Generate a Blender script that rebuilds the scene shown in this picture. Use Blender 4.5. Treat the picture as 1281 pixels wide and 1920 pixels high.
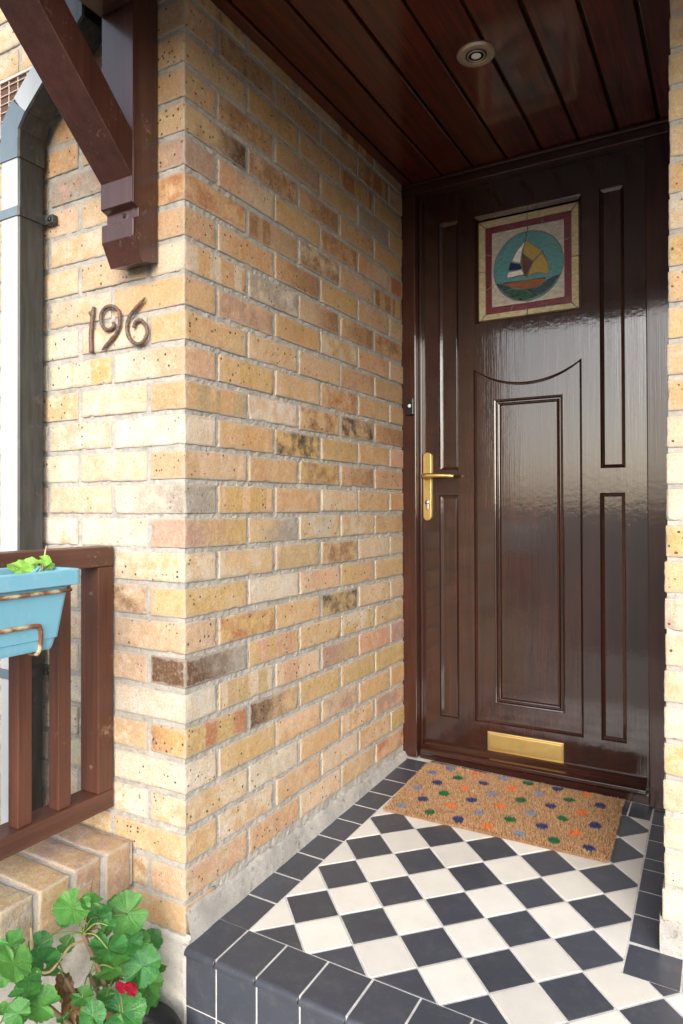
import bpy, bmesh, math, random
from mathutils import Vector, Matrix, noise as mn
import numpy as np
random.seed(7); rng = np.random.default_rng(11)
S = bpy.context.scene; COL = S.collection
for o in list(bpy.data.objects): bpy.data.objects.remove(o)

# ------------------------------------------------------------------ camera
F_PX, PPX, PPY = 1288.587, 640.93, 940.33
yaw, pit, rol = 0.51818, 0.00848, -0.00305
cam = bpy.data.cameras.new('camera'); camo = bpy.data.objects.new('camera', cam); COL.objects.link(camo)
R0 = Vector((math.cos(yaw), math.sin(yaw), 0)); F0 = Vector((-math.sin(yaw), math.cos(yaw), 0)); U0 = Vector((0, 0, 1))
Fv = F0*math.cos(pit)+U0*math.sin(pit); Uv = U0*math.cos(pit)-F0*math.sin(pit)
R2 = R0*math.cos(rol)+Uv*math.sin(rol); U2 = Uv*math.cos(rol)-R0*math.sin(rol)
M = Matrix((R2, U2, -Fv)).transposed().to_4x4(); M.translation = (1.01846, -1.10989, 0.84324)
camo.matrix_world = M
cam.sensor_fit = 'VERTICAL'; cam.sensor_height = 36; cam.lens = F_PX/1920*36
cam.shift_x = (640.5-PPX)/1920; cam.shift_y = (PPY-960)/1920
cam.clip_start = 0.02; cam.clip_end = 2000
S.camera = camo
S.render.resolution_x = 683; S.render.resolution_y = 1024

# ------------------------------------------------------------------ sky and sun (bright overcast)
SUN_EL, SUN_AZ = math.radians(27), math.radians(157)      # azimuth clockwise from +Y
w = bpy.data.worlds.new('World'); S.world = w; w.use_nodes = True
nt = w.node_tree; nt.nodes.clear()
sky = nt.nodes.new('ShaderNodeTexSky'); sky.sky_type = 'NISHITA'; sky.sun_disc = False
sky.sun_elevation = SUN_EL; sky.sun_rotation = SUN_AZ; sky.air_density = 1.0; sky.dust_density = 3.0; sky.ozone_density = 1.0
hs = nt.nodes.new('ShaderNodeHueSaturation'); hs.inputs['Saturation'].default_value = 0.60
bg = nt.nodes.new('ShaderNodeBackground'); bg.inputs['Strength'].default_value = 0.15
wo = nt.nodes.new('ShaderNodeOutputWorld')
nt.links.new(sky.outputs[0], hs.inputs['Color']); nt.links.new(hs.outputs[0], bg.inputs[0]); nt.links.new(bg.outputs[0], wo.inputs[0])
sl = bpy.data.lights.new('sun', 'SUN'); sl.energy = 0.72; sl.angle = math.radians(60); sl.color = (1, .98, .96)
so = bpy.data.objects.new('sun', sl); COL.objects.link(so)
sd = Vector((math.sin(SUN_AZ)*math.cos(SUN_EL), math.cos(SUN_AZ)*math.cos(SUN_EL), math.sin(SUN_EL)))
so.rotation_euler = sd.to_track_quat('Z', 'Y').to_euler(); so.location = (0, -3, 5)
vs = S.view_settings; vs.view_transform = 'Standard'; vs.look = 'None'; vs.exposure = 1.42; vs.gamma = 1
vs.use_curve_mapping = False

# ------------------------------------------------------------------ object helpers
WL = {}
def W(o): return WL.get(o.name, Vector((0, 0, 0)))
def link(o, parent, loc):
    COL.objects.link(o); loc = Vector(loc); WL[o.name] = loc
    if parent is not None:
        o.parent = parent; o.location = loc-W(parent)
    else: o.location = loc
    return o
def empty(name, loc=(0, 0, 0), parent=None):
    o = bpy.data.objects.new(name, None); o.empty_display_size = .05
    return link(o, parent, loc)
def tag(o, label=None, cat=None, group=None, kind=None):
    if label: o['label'] = label
    if cat: o['category'] = cat
    if group: o['group'] = group
    if kind: o['kind'] = kind
    return o
def mobj(name, verts, faces, mat, parent=None, loc=(0, 0, 0), smooth=False, mats=None, fmi=None):
    me = bpy.data.meshes.new(name); me.from_pydata([tuple(v) for v in verts], [], [tuple(f) for f in faces])
    for m in (mats or [mat]): me.materials.append(m)
    if fmi is not None: me.polygons.foreach_set('material_index', fmi)
    if smooth: me.polygons.foreach_set('use_smooth', [True]*len(me.polygons))
    me.update()
    return link(bpy.data.objects.new(name, me), parent, loc)
def bobj(name, bm, mat, parent=None, loc=(0, 0, 0), smooth=False, mats=None):
    bmesh.ops.recalc_face_normals(bm, faces=bm.faces)
    me = bpy.data.meshes.new(name); bm.to_mesh(me); bm.free()
    for m in (mats or [mat]): me.materials.append(m)
    if smooth: me.polygons.foreach_set('use_smooth', [True]*len(me.polygons))
    return link(bpy.data.objects.new(name, me), parent, loc)
def bm_box(bm, x0, x1, y0, y1, z0, z1):
    vs_ = [bm.verts.new(p) for p in ((x0,y0,z0),(x1,y0,z0),(x1,y1,z0),(x0,y1,z0),(x0,y0,z1),(x1,y0,z1),(x1,y1,z1),(x0,y1,z1))]
    for f in ((0,3,2,1),(4,5,6,7),(0,1,5,4),(1,2,6,5),(2,3,7,6),(3,0,4,7)): bm.faces.new([vs_[i] for i in f])
    return vs_
def box(name, x0, x1, y0, y1, z0, z1, mat, parent=None, bev=0.002, seg=2):
    c = Vector(((x0+x1)/2, (y0+y1)/2, (z0+z1)/2)); bm = bmesh.new()
    bm_box(bm, x0-c.x, x1-c.x, y0-c.y, y1-c.y, z0-c.z, z1-c.z)
    if bev: bmesh.ops.bevel(bm, geom=bm.edges[:], offset=bev, segments=seg, affect='EDGES', profile=.5)
    o = bobj(name, bm, mat, parent, c, smooth=False)
    return o
def prism_poly(name, pts, axis, a, b, mat, parent=None, bev=0, loc=None):
    """2D polygon pts extruded along axis from a to b. axis 'x': pts=(y,z); 'y': pts=(x,z); 'z': pts=(x,y)"""
    def P(p, t): return {'x': (t, p[0], p[1]), 'y': (p[0], t, p[1]), 'z': (p[0], p[1], t)}[axis]
    n = len(pts); vv = [Vector(P(p, a)) for p in pts]+[Vector(P(p, b)) for p in pts]
    c = sum(vv, Vector())/len(vv); bm = bmesh.new(); bv = [bm.verts.new(v-c) for v in vv]
    bm.faces.new(bv[:n]); bm.faces.new(bv[n:][::-1])
    for i in range(n): j = (i+1) % n; bm.faces.new((bv[i], bv[i+n], bv[j+n], bv[j]))
    bmesh.ops.recalc_face_normals(bm, faces=bm.faces)
    if bev: bmesh.ops.bevel(bm, geom=bm.edges[:], offset=bev, segments=2, affect='EDGES', profile=.5)
    return bobj(name, bm, mat, parent, c)
def tube_geo(path, rad, nseg=8, cap=True, closed=False, jit=0):
    path = [Vector(p) for p in path]; n = len(path); V = []; Fc = []
    rads = rad if hasattr(rad, '__len__') else [rad]*n
    up = None
    for i, p in enumerate(path):
        if closed: t = path[(i+1) % n]-path[i-1]
        else: t = path[min(i+1, n-1)]-path[max(i-1, 0)]
        t.normalize()
        if up is None:
            up = Vector((0, 0, 1)) if abs(t.z) < .9 else Vector((1, 0, 0))
        a = t.cross(up).normalized(); up = a.cross(t).normalized()
        for k in range(nseg):
            an = 2*math.pi*k/nseg; d = a*math.cos(an)+up*math.sin(an); r = rads[i]
            if jit: r *= 1+jit*mn.noise((p+d*r)*220)
            V.append(p+d*r)
    m = n if closed else n-1
    for i in range(m):
        for k in range(nseg):
            a0 = i*nseg+k; a1 = i*nseg+(k+1) % nseg; b0 = ((i+1) % n)*nseg+k; b1 = ((i+1) % n)*nseg+(k+1) % nseg
            Fc.append((a0, a1, b1, b0))
    if cap and not closed:
        Fc.append(tuple(range(nseg))[::-1]); Fc.append(tuple(range((n-1)*nseg, n*nseg)))
    return V, Fc
def tube(name, path, rad, mat, parent=None, nseg=8, closed=False, jit=0):
    c = sum((Vector(p) for p in path), Vector())/len(path)
    V, Fc = tube_geo([Vector(p)-c for p in path], rad, nseg, closed=closed, jit=jit)
    return mobj(name, V, Fc, mat, parent, c, smooth=True)
def smooth_path(pts, n=6):
    pts = [Vector(p) for p in pts]; out = []
    for i in range(len(pts)-1):
        p0 = pts[max(i-1, 0)]; p1 = pts[i]; p2 = pts[i+1]; p3 = pts[min(i+2, len(pts)-1)]
        for k in range(n):
            t = k/n
            out.append(.5*((2*p1)+(p2-p0)*t+(2*p0-5*p1+4*p2-p3)*t*t+(3*p1-p0-3*p2+p3)*t**3))
    return out+[pts[-1]]
def lathe(name, prof, mat, parent=None, loc=(0, 0, 0), n=32, axis='z', smooth=True):
    V = []; Fc = []
    for r, h in prof:
        for k in range(n):
            a = 2*math.pi*k/n; p = (r*math.cos(a), r*math.sin(a), h)
            if axis == 'y': p = (p[0], h, p[1])
            V.append(p)
    for i in range(len(prof)-1):
        for k in range(n):
            Fc.append((i*n+k, i*n+(k+1) % n, (i+1)*n+(k+1) % n, (i+1)*n+k))
    if prof[0][0] > 1e-6: Fc.append(tuple(range(n))[::-1])
    if prof[-1][0] > 1e-6: Fc.append(tuple(range((len(prof)-1)*n, len(prof)*n)))
    o = mobj(name, V, Fc, mat, parent, loc)
    bm = bmesh.new(); bm.from_mesh(o.data); bmesh.ops.recalc_face_normals(bm, faces=bm.faces); bm.to_mesh(o.data); bm.free()
    if smooth:
        o.data.polygons.foreach_set('use_smooth', [len(p.vertices) == 4 for p in o.data.polygons])
    return o

# ------------------------------------------------------------------ material helpers
class N:
    def __init__(s, name):
        s.m = bpy.data.materials.new(name); s.m.use_nodes = True; s.t = s.m.node_tree; s.t.nodes.clear()
        s.out = s.n('ShaderNodeOutputMaterial'); s.b = s.n('ShaderNodeBsdfPrincipled'); s.l(s.b.outputs[0], s.out.inputs[0])
    def n(s, ty, **k):
        x = s.t.nodes.new(ty)
        for a, v in k.items(): setattr(x, a, v)
        return x
    def l(s, a, b): s.t.links.new(a, b)
    def val(s, x, inp):
        if hasattr(x, 'links'): s.l(x, inp)
        else: inp.default_value = x
    def math(s, op, a, b=0, clamp=False):
        x = s.n('ShaderNodeMath', operation=op, use_clamp=clamp); s.val(a, x.inputs[0]); s.val(b, x.inputs[1]); return x.outputs[0]
    def noise(s, vec, scale, detail=3, rough=.5, out=0, dim='3D'):
        x = s.n('ShaderNodeTexNoise', noise_dimensions=dim); s.val(vec, x.inputs['Vector'])
        x.inputs['Scale'].default_value = scale; x.inputs['Detail'].default_value = detail; x.inputs['Roughness'].default_value = rough
        return x.outputs[out]
    def ramp(s, f, stops):
        x = s.n('ShaderNodeValToRGB'); s.val(f, x.inputs[0]); e = x.color_ramp.elements
        while len(e) < len(stops): e.new(.5)
        for i, (p, c) in enumerate(stops):
            e[i].position = p; e[i].color = (c, c, c, 1) if not hasattr(c, '__len__') else (*c[:3], 1)
        return x.outputs[0]
    def mix(s, f, a, b, mode='MIX'):
        x = s.n('ShaderNodeMix', data_type='RGBA', blend_type=mode); s.val(f, x.inputs[0])
        for v, i in ((a, 6), (b, 7)):
            if hasattr(v, 'links'): s.l(v, x.inputs[i])
            else: x.inputs[i].default_value = (*v[:3], 1)
        return x.outputs[2]
    def coord(s, scale=(1, 1, 1), rand=True, kind='Object'):
        c = s.n('ShaderNodeTexCoord').outputs[kind]
        if rand:
            oi = s.n('ShaderNodeObjectInfo'); v = s.n('ShaderNodeVectorMath', operation='SCALE')
            cb = s.n('ShaderNodeCombineXYZ')
            s.l(oi.outputs['Random'], cb.inputs[0]); s.l(oi.outputs['Random'], cb.inputs[1]); s.l(oi.outputs['Random'], cb.inputs[2])
            s.l(cb.outputs[0], v.inputs[0]); v.inputs['Scale'].default_value = 37.0
            a = s.n('ShaderNodeVectorMath', operation='ADD'); s.l(c, a.inputs[0]); s.l(v.outputs[0], a.inputs[1]); c = a.outputs[0]
        if scale != (1, 1, 1):
            mp = s.n('ShaderNodeMapping'); s.l(c, mp.inputs[0]); mp.inputs['Scale'].default_value = scale; c = mp.outputs[0]
        return c
    def bump(s, h, strength=.3, dist=.002, prev=None):
        x = s.n('ShaderNodeBump'); x.inputs['Strength'].default_value = strength; x.inputs['Distance'].default_value = dist
        s.l(h, x.inputs['Height'])
        if prev is not None: s.l(prev, x.inputs['Normal'])
        return x.outputs[0]
    def fin(s, col=None, rough=None, nrm=None, **k):
        b = s.b
        if col is not None:
            if hasattr(col, 'links'): s.l(col, b.inputs['Base Color'])
            else: b.inputs['Base Color'].default_value = (*col[:3], 1)
        if rough is not None: s.val(rough, b.inputs['Roughness'])
        if nrm is not None: s.l(nrm, b.inputs['Normal'])
        for a, v in k.items(): s.val(v, b.inputs[a.replace('_', ' ')])
        return s.m

def plain(name, col, rough=.5, var=.12, scale=40, bump=.1, **k):
    m = N(name); c = m.coord(); f = m.noise(c, scale, 4)
    cc = m.mix(f, tuple(x*(1-var) for x in col), tuple(min(1, x*(1+var)) for x in col))
    r = m.math('ADD', m.math('MULTIPLY', m.noise(c, scale*.6, 3), .16), rough-.08)
    return m.fin(cc, r, m.bump(m.noise(c, scale*6, 3), bump, .001), **k)

def wood(name, c1, c2, axis='z', rough=.22, coat=.5, grain=1.0, wear=0.0, wearc=(.25, .16, .12), cior=1.5, crough=None):
    m = N(name); g = {'x': (.06, 1, 1), 'y': (1, .06, 1), 'z': (1, 1, .06)}[axis]
    g2 = {'x': (.02, 1, 1), 'y': (1, .02, 1), 'z': (1, 1, .02)}[axis]
    co = m.coord(); cg = m.coord(g); cg2 = m.coord(g2)
    f = m.noise(cg, 45, 5, .6); ff = m.noise(cg2, 240, 3, .6); cl = m.noise(co, 5, 3)
    fac = m.math('ADD', m.math('MULTIPLY', f, .6), m.math('MULTIPLY', ff, .4))
    col = m.mix(m.ramp(fac, [(.33, 0), (.68, 1)]), c1, c2)
    col = m.mix(m.math('MULTIPLY', m.ramp(cl, [(.4, 0), (.7, 1)]), .35), col, tuple(x*.55 for x in c1))
    if wear:
        sc = m.noise(co, 90, 5, .75); wk = m.ramp(m.math('MULTIPLY', sc, m.noise(co, 12, 2)), [(.36, 0), (.45, 1)])
        col = m.mix(m.math('MULTIPLY', wk, wear), col, wearc)
    r = m.math('ADD', m.math('MULTIPLY', m.noise(co, 14, 4), .25), rough-.1)
    r = m.math('ADD', r, m.math('MULTIPLY', ff, .12))
    h = m.math('ADD', m.math('MULTIPLY', ff, .7), m.math('MULTIPLY', f, .6))
    nb = m.bump(h, .25*grain, .0012); nb = m.bump(m.noise(co, 22, 2), .06, .004, nb)
    cb_ = m.bump(h, .34*grain, .0010); cb_ = m.bump(m.noise(cg, 16, 3), .16, .004, cb_); cb_ = m.bump(m.noise(co, 60, 3), .10, .0015, cb_); m.l(cb_, m.b.inputs['Coat Normal'])
    return m.fin(col, r, nb, Coat_Weight=coat, Specular_IOR_Level=.18 if crough else .5, Coat_Roughness=crough if crough else max(.06, rough-.08), Coat_IOR=cior)

def brick_mat():
    m = N('clay_brick'); oi = m.n('ShaderNodeObjectInfo'); A = oi.outputs['Color']
    raw = m.n('ShaderNodeTexCoord').outputs['Object']; c = m.coord()
    def at(nm, o=2): x = m.n('ShaderNodeAttribute', attribute_type='OBJECT', attribute_name=nm); return x.outputs[o]
    B = at('tint', 0); sb = at('band'); sp = at('patch'); sg = at('grad'); pale = at('pale')
    sx = m.n('ShaderNodeSeparateXYZ'); m.l(raw, sx.inputs[0])
    cb = m.n('ShaderNodeMapping'); m.l(c, cb.inputs[0]); cb.inputs['Scale'].default_value = (1, .06, .06)
    band = m.ramp(m.noise(cb.outputs[0], 26, 1, .4), [(.47, 0), (.53, 1)])
    patch = m.ramp(m.noise(c, 22, 4, .6), [(.42, 0), (.62, 1)])
    gx = m.math('ADD', m.math('MULTIPLY', sx.outputs[0], 7.0), m.math('MULTIPLY', m.math('SUBTRACT', m.noise(c, 18, 4), .5), 2.0))
    grad = m.math('ADD', gx, .5, True)
    mask = m.math('ADD', m.math('ADD', m.math('MULTIPLY', band, sb), m.math('MULTIPLY', patch, sp)), m.math('MULTIPLY', grad, sg), True)
    col = m.mix(mask, A, B)
    v1 = m.noise(c, 11, 4, .6); col = m.mix(m.ramp(v1, [(.35, 0), (.7, .38)]), col, m.mix(1.0, col, (.94, .78, .64), 'MULTIPLY'))
    v2 = m.noise(c, 38, 5, .65); col = m.mix(m.math('MULTIPLY', m.ramp(v2, [(.5, 0), (.72, 1)]), pale), col, (.72, .64, .52))
    fine = m.noise(c, 300, 4, .7); mid = m.noise(c, 130, 4, .7)
    col = m.mix(m.ramp(fine, [(.34, .55), (.56, 0)]), col, m.mix(1.0, col, (.60, .50, .42), 'MULTIPLY'))
    col = m.mix(m.ramp(mid, [(.52, 0), (.72, .5)]), col, m.mix(.5, col, (.74, .62, .46)))
    col = m.mix(m.ramp(mid, [(.28, .6), (.42, 0)]), col, m.mix(1.0, col, (.62, .52, .44), 'MULTIPLY'))
    wea = m.noise(c, 6, 3, .6); col = m.mix(m.ramp(wea, [(.52, 0), (.74, .42)]), col, m.mix(1.0, col, (.72, .66, .62), 'MULTIPLY'))
    vo = m.n('ShaderNodeTexVoronoi'); m.l(c, vo.inputs['Vector']); vo.inputs['Scale'].default_value = 96
    sc = m.n('ShaderNodeSeparateColor'); m.l(vo.outputs['Color'], sc.inputs[0])
    rad = m.math('MULTIPLY', m.math('SUBTRACT', sc.outputs[0], .58, True), .95)
    spk = m.math('MULTIPLY', m.math('SUBTRACT', rad, m.math('ADD', vo.outputs['Distance'], m.math('MULTIPLY', m.noise(c, 300, 2), .10))), 14.0, True)
    spk = m.math('MULTIPLY', spk, at('speck'), True)
    col = m.mix(m.math('MULTIPLY', spk, .88), col, (.055, .036, .026))
    d3 = [m.math('SUBTRACT', at(k), m.math('ABSOLUTE', sx.outputs[i])) for i, k in enumerate(('hx', 'hy', 'hz'))]
    ed = m.math('MAXIMUM', m.math('MINIMUM', d3[0], d3[1]), m.math('MINIMUM', m.math('MAXIMUM', d3[0], d3[1]), d3[2]))
    en = m.math('ADD', m.math('MULTIPLY', m.noise(c, 55, 4, .7), -.022), m.math('ADD', ed, .0068))
    sm = m.ramp(m.math('MULTIPLY', en, 100.0), [(0.0, 1), (.30, 0)])
    col = m.mix(m.math('MULTIPLY', sm, .55), col, m.mix(m.noise(c, 90, 3), (.26, .235, .20), (.44, .40, .34)))
    h = m.math('ADD', m.math('ADD', m.math('MULTIPLY', fine, .5), m.math('MULTIPLY', mid, .7)), m.math('MULTIPLY', v2, 1.1)); h = m.math('SUBTRACT', h, m.math('MULTIPLY', spk, .9))
    wr = m.n('ShaderNodeMapping'); m.l(c, wr.inputs[0]); wr.inputs['Scale'].default_value = (1, 1, .15)
    h = m.math('ADD', h, m.math('MULTIPLY', m.noise(wr.outputs[0], 160, 2), .25))
    return m.fin(col, .86, m.bump(h, .8, .0024), Specular_IOR_Level=.3)

def mortar_mat(name='mortar', base=(.385, .37, .335), dark=.6):
    m = N(name); c = m.coord(rand=False); a = m.noise(c, 14, 5, .65); b = m.noise(c, 420, 3, .7); d = m.noise(c, 60, 4, .7)
    col = m.mix(m.ramp(a, [(.35, 0), (.68, 1)]), tuple(x*.8 for x in base), tuple(min(1, x*1.15) for x in base))
    col = m.mix(m.ramp(b, [(.3, .5), (.55, 0)]), col, tuple(x*.45 for x in base))
    col = m.mix(m.math('MULTIPLY', m.ramp(d, [(.56, 0), (.72, 1)]), dark), col, tuple(x*.38 for x in base))
    h = m.math('ADD', m.math('MULTIPLY', b, .6), m.math('MULTIPLY', d, 1.2))
    return m.fin(col, .95, m.bump(h, .6, .002), Specular_IOR_Level=.2)

MB = brick_mat(); MMORT = mortar_mat(); MCONC = mortar_mat('concrete', (.37, .355, .33), .95); MPALE = mortar_mat('pale_render', (.52, .50, .465), .4)
MGROUT = mortar_mat('grout', (.55, .545, .53), .35)
MDOOR = wood('door_varnished_wood', (.0075, .0022, .0014), (.044, .0102, .0046), 'z', .42, 1.0, .95, cior=1.78, crough=.07)
MDOORX = wood('door_varnished_wood_cross', (.0075, .0022, .0014), (.044, .0102, .0046), 'x', .42, 1.0, .95, cior=1.78, crough=.07)
MFRAME = wood('frame_varnished_wood', (.016, .0040, .0022), (.060, .0140, .0064), 'z', .40, 1.0, .9, cior=1.55, crough=.09)
MFRAMEX = wood('frame_varnished_wood_cross', (.016, .0040, .0022), (.060, .0140, .0064), 'x', .40, 1.0, .9, cior=1.55, crough=.09)
MSOFF = wood('soffit_varnished_wood', (.018, .0036, .0020), (.150, .0210, .0065), 'y', .26, 1.0, .6, .12, (.12, .05, .03), cior=1.65, crough=.08)
MBRK = wood('bracket_stained_wood', (.042, .0145, .0100), (.080, .031, .022), 'z', .30, .7, .6, .5, (.22, .15, .11), cior=1.6, crough=.2)
MRAIL = wood('railing_stained_wood', (.060, .019, .010), (.135, .046, .025), 'z', .42, .12, 1.2, .55, (.30, .20, .14))
MRAILY = wood('railing_stained_wood_rail', (.055, .019, .011), (.115, .043, .026), 'y', .42, .12, 1.2, .75, (.32, .23, .17))
MBLACKGAP = plain('dark_gap', (.006, .005, .005), .8)
MBRASS = plain('brushed_brass', (.70, .50, .19), .38, .06, 60, .04, Metallic=1.0)
MBRASSD = plain('brass_edge', (.62, .40, .12), .30, .06, 60, .04, Metallic=1.0)
MSTEEL = plain('steel', (.6, .6, .6), .3, .1, 80, .05, Metallic=1.0)
MBLKPL = plain('black_plastic', (.012, .014, .016), .32, .2, 50, .05)
MWHITE = plain('white_plastic', (.8, .8, .78), .35, .05, 50, .03)
def tilem(name, c, rough):
    m = N(name); co = m.coord(); f = m.noise(co, 16, 4, .6); g = m.noise(co, 120, 3); oi = m.n('ShaderNodeObjectInfo')
    k = m.math('ADD', m.math('MULTIPLY', oi.outputs['Random'], .22), .89)
    cc = m.n('ShaderNodeVectorMath', operation='SCALE'); m.val(m.mix(m.ramp(f, [(.35, 0), (.7, 1)]), tuple(x*.95 for x in c), tuple(min(1, x*1.04) for x in c)), cc.inputs[0]); m.l(k, cc.inputs['Scale'])
    dust = m.math('MULTIPLY', m.ramp(m.noise(co, 30, 6, .75), [(.50, 0), (.78, 1)]), .11 if c[0] < .2 else .04)
    col = m.mix(dust, cc.outputs[0], (.34, .32, .29))
    wc = m.n('ShaderNodeTexCoord').outputs['Object']; gr = m.noise(co, 260, 3, .6); col = m.mix(m.math('MULTIPLY', m.ramp(gr, [(.68, 0), (.74, 1)]), .55), col, (.20, .18, .155))
    return m.fin(col, m.math('ADD', m.math('MULTIPLY', f, .2), rough), m.bump(m.math('ADD', g, f), .06, .0012))
MTB = tilem('black_quarry_tile', (.046, .052, .068), .24); MTW = tilem('white_quarry_tile', (.60, .59, .55), .30)

# ------------------------------------------------------------------ ground
m = N('path_paving'); c = m.coord(rand=False)
gcol = m.mix(m.ramp(m.noise(c, 3, 6, .6), [(.3, 0), (.7, 1)]), (.05, .05, .05), (.085, .083, .08))
MPATH = m.fin(m.mix(m.ramp(m.noise(c, 90, 4, .7), [(.35, .5), (.6, 0)]), gcol, (.03, .03, .03)), .9, m.bump(m.noise(c, 150, 4, .7), .5, .004))
GZ = -.395
tag(mobj('ground', [(-600, -600, GZ), (600, -600, GZ), (600, 600, GZ), (-600, 600, GZ)], [(0, 1, 2, 3)], MPATH), 'dark tarmac ground beyond the front path', 'ground', kind='structure')
MSLAB = mortar_mat('paving_slab', (.36, .345, .32), .3)
fp = tag(empty('front_path', (.5, -1.4, GZ)), 'pale paving slabs in front of the porch step', 'path', kind='structure')
for i in range(5):
    for j in range(6):
        box('paving_slab', -.10+.45*i, .342+.45*i, -.465-.45*j, -.023-.45*j, GZ+.004, GZ+.012+random.uniform(0, .002), MSLAB, fp, .002)

# ------------------------------------------------------------------ bricks
PAL = dict(b=(.495, .362, .21), o=(.485, .32, .17), p=(.525, .388, .262), y=(.48, .345, .155), c=(.53, .455, .35), r=(.37, .175, .09), d=(.115, .065, .04), g=(.31, .285, .25),
           v=(.37, .255, .20), w=(.56, .52, .45), n=(.29, .175, .095), l=(.42, .315, .17), s=(.49, .315, .20), k=(.08, .065, .04), t=(.46, .33, .20))
_axis_cache = {}
def axis_samples(half, r, n):
    inner = np.linspace(-half+r, half-r, n)
    return np.concatenate([[-half, -half+r*.35], inner, [half-r*.35, half]])
def brick_geo(L, Wd, H, seed, r=.0045, rough=1.0):
    """rounded, chipped box; local x = length"""
    h = np.array([L/2, Wd/2, H/2]); ns = [max(3, int(L/.0095)), max(3, int(Wd/.014)), max(3, int(H/.0085))]
    ax = [axis_samples(h[i], r*1.4, ns[i]) for i in range(3)]; n = [len(a) for a in ax]
    idx = {}; V = []; Fc = []
    def vid(i, j, k):
        key = (i, j, k)
        if key not in idx: idx[key] = len(V); V.append((ax[0][i], ax[1][j], ax[2][k]))
        return idx[key]
    for (d, u, v) in ((0, 1, 2), (1, 2, 0), (2, 0, 1)):
        for s_, side in ((0, 0), (1, n[d]-1)):
            for a in range(n[u]-1):
                for b in range(n[v]-1):
                    q = []
                    for (da, db) in ((0, 0), (1, 0), (1, 1), (0, 1)):
                        t = [0, 0, 0]; t[d] = side; t[u] = a+da; t[v] = b+db; q.append(vid(*t))
                    Fc.append(q if s_ else q[::-1])
    P = np.array(V); out = []; wob = .0016*rough
    off = Vector((seed*3.17 % 97, seed*1.73 % 89, seed*2.31 % 83))
    for p in P:
        vp = Vector(p)
        nz = mn.noise(vp*55+off); nz2 = mn.noise(vp*150+off); lo = mn.noise(vp*9+off)
        tx = abs(p[0])/h[0]; ty = abs(p[1])/h[1]; tz = abs(p[2])/h[2]; sz_ = math.copysign(7, p[2]); sx_ = math.copysign(5, p[0])
        p = p+np.array([sx_/5*wob*1.2*tx**6*mn.noise((p[2]*38+off.x, p[1]*20, sx_)), 0, sz_/7*wob*tz**4*(mn.noise((p[0]*26+off.y, p[1]*26, sz_))+.6*mn.noise((p[0]*85+off.y, p[1]*60, sz_)))])
        rr = r*(1.0+rough*(.75*nz+.45*nz2)); rr = max(.0012, rr)
        if nz > .34: rr += (nz-.34)*.020*rough
        q = np.clip(p, -h+rr, h-rr); d = p-q; ln = np.linalg.norm(d)
        if ln > 1e-9: p2 = q+d/ln*min(ln, rr)
        else: p2 = p.copy()
        nrm = d/ln if ln > 1e-9 else np.zeros(3)
        p2 = p2+nrm*(rough*(.0010*nz2+.0010*lo+.0009*nz))
        out.append(p2)
    return out, Fc
bcount = 0
def brick(parent, center, L, Wd, H, rotz, code, r=.0034, rough=1.15, pale=None, speck=None, warm=1.0):
    """code: base letter [+ modifier(b band, p patch, g gradient, h reversed gradient) + second letter]"""
    global bcount; bcount += 1
    V, Fc = brick_geo(L, Wd, H, bcount, r, rough)
    o = mobj('brick', V, Fc, MB, parent, center, smooth=True); o.rotation_euler = (random.uniform(-.006, .006), random.uniform(-.007, .007), rotz+random.uniform(-.004, .004))
    a = PAL[code[0]]; mod = code[1] if len(code) > 1 else 'p'; b2 = PAL[code[2]] if len(code) > 2 else tuple(x*random.uniform(.82, 1.1) for x in a)
    if mod == 'h': a, b2, mod = b2, a, 'g'
    j = random.uniform(.92, 1.07); jr = random.uniform(.97, 1.03)
    o.color = (a[0]*j*jr, a[1]*j*(.5+.5*warm), a[2]*j/jr*warm, 1); o['tint'] = (float(b2[0]), float(b2[1]*(.5+.5*warm)), float(b2[2]*warm))
    o['band'] = 1.0 if mod == 'b' else 0.0; o['patch'] = 1.0 if mod == 'p' else .0; o['grad'] = 1.0 if mod == 'g' else 0.0
    o['pale'] = random.uniform(.1, .45) if pale is None else pale
    o['speck'] = random.choice([0.0, .6, 1.0, 1.0, 1.0, 1.0]) if speck is None else float(speck); o['hx'] = L/2; o['hy'] = Wd/2; o['hz'] = H/2
    return o
BL, BW, BH, JT = .215, .1025, .065, .010
def rough_face(origin, u, v, nu, nv, nrm, amp=.0022, sc=75):
    V = []; Fc = []; u = Vector(u); v = Vector(v); nrm = Vector(nrm); o = Vector(origin)
    for i in range(nu+1):
        for j in range(nv+1):
            p = o+u*(i/nu)+v*(j/nv); edge = i in (0, nu) or j in (0, nv)
            V.append(p if edge else p+nrm*amp*(mn.noise(p*sc)+.6*mn.noise(p*sc*2.7)))
    for i in range(nu):
        for j in range(nv):
            a = i*(nv+1)+j; Fc.append((a, a+nv+1, a+nv+2, a+1))
    return V, Fc
def join_geo(gs):
    V = []; Fc = []
    for v, f in gs:
        o = len(V); V += list(v); Fc += [tuple(i+o for i in q) for q in f]
    return V, Fc

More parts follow.
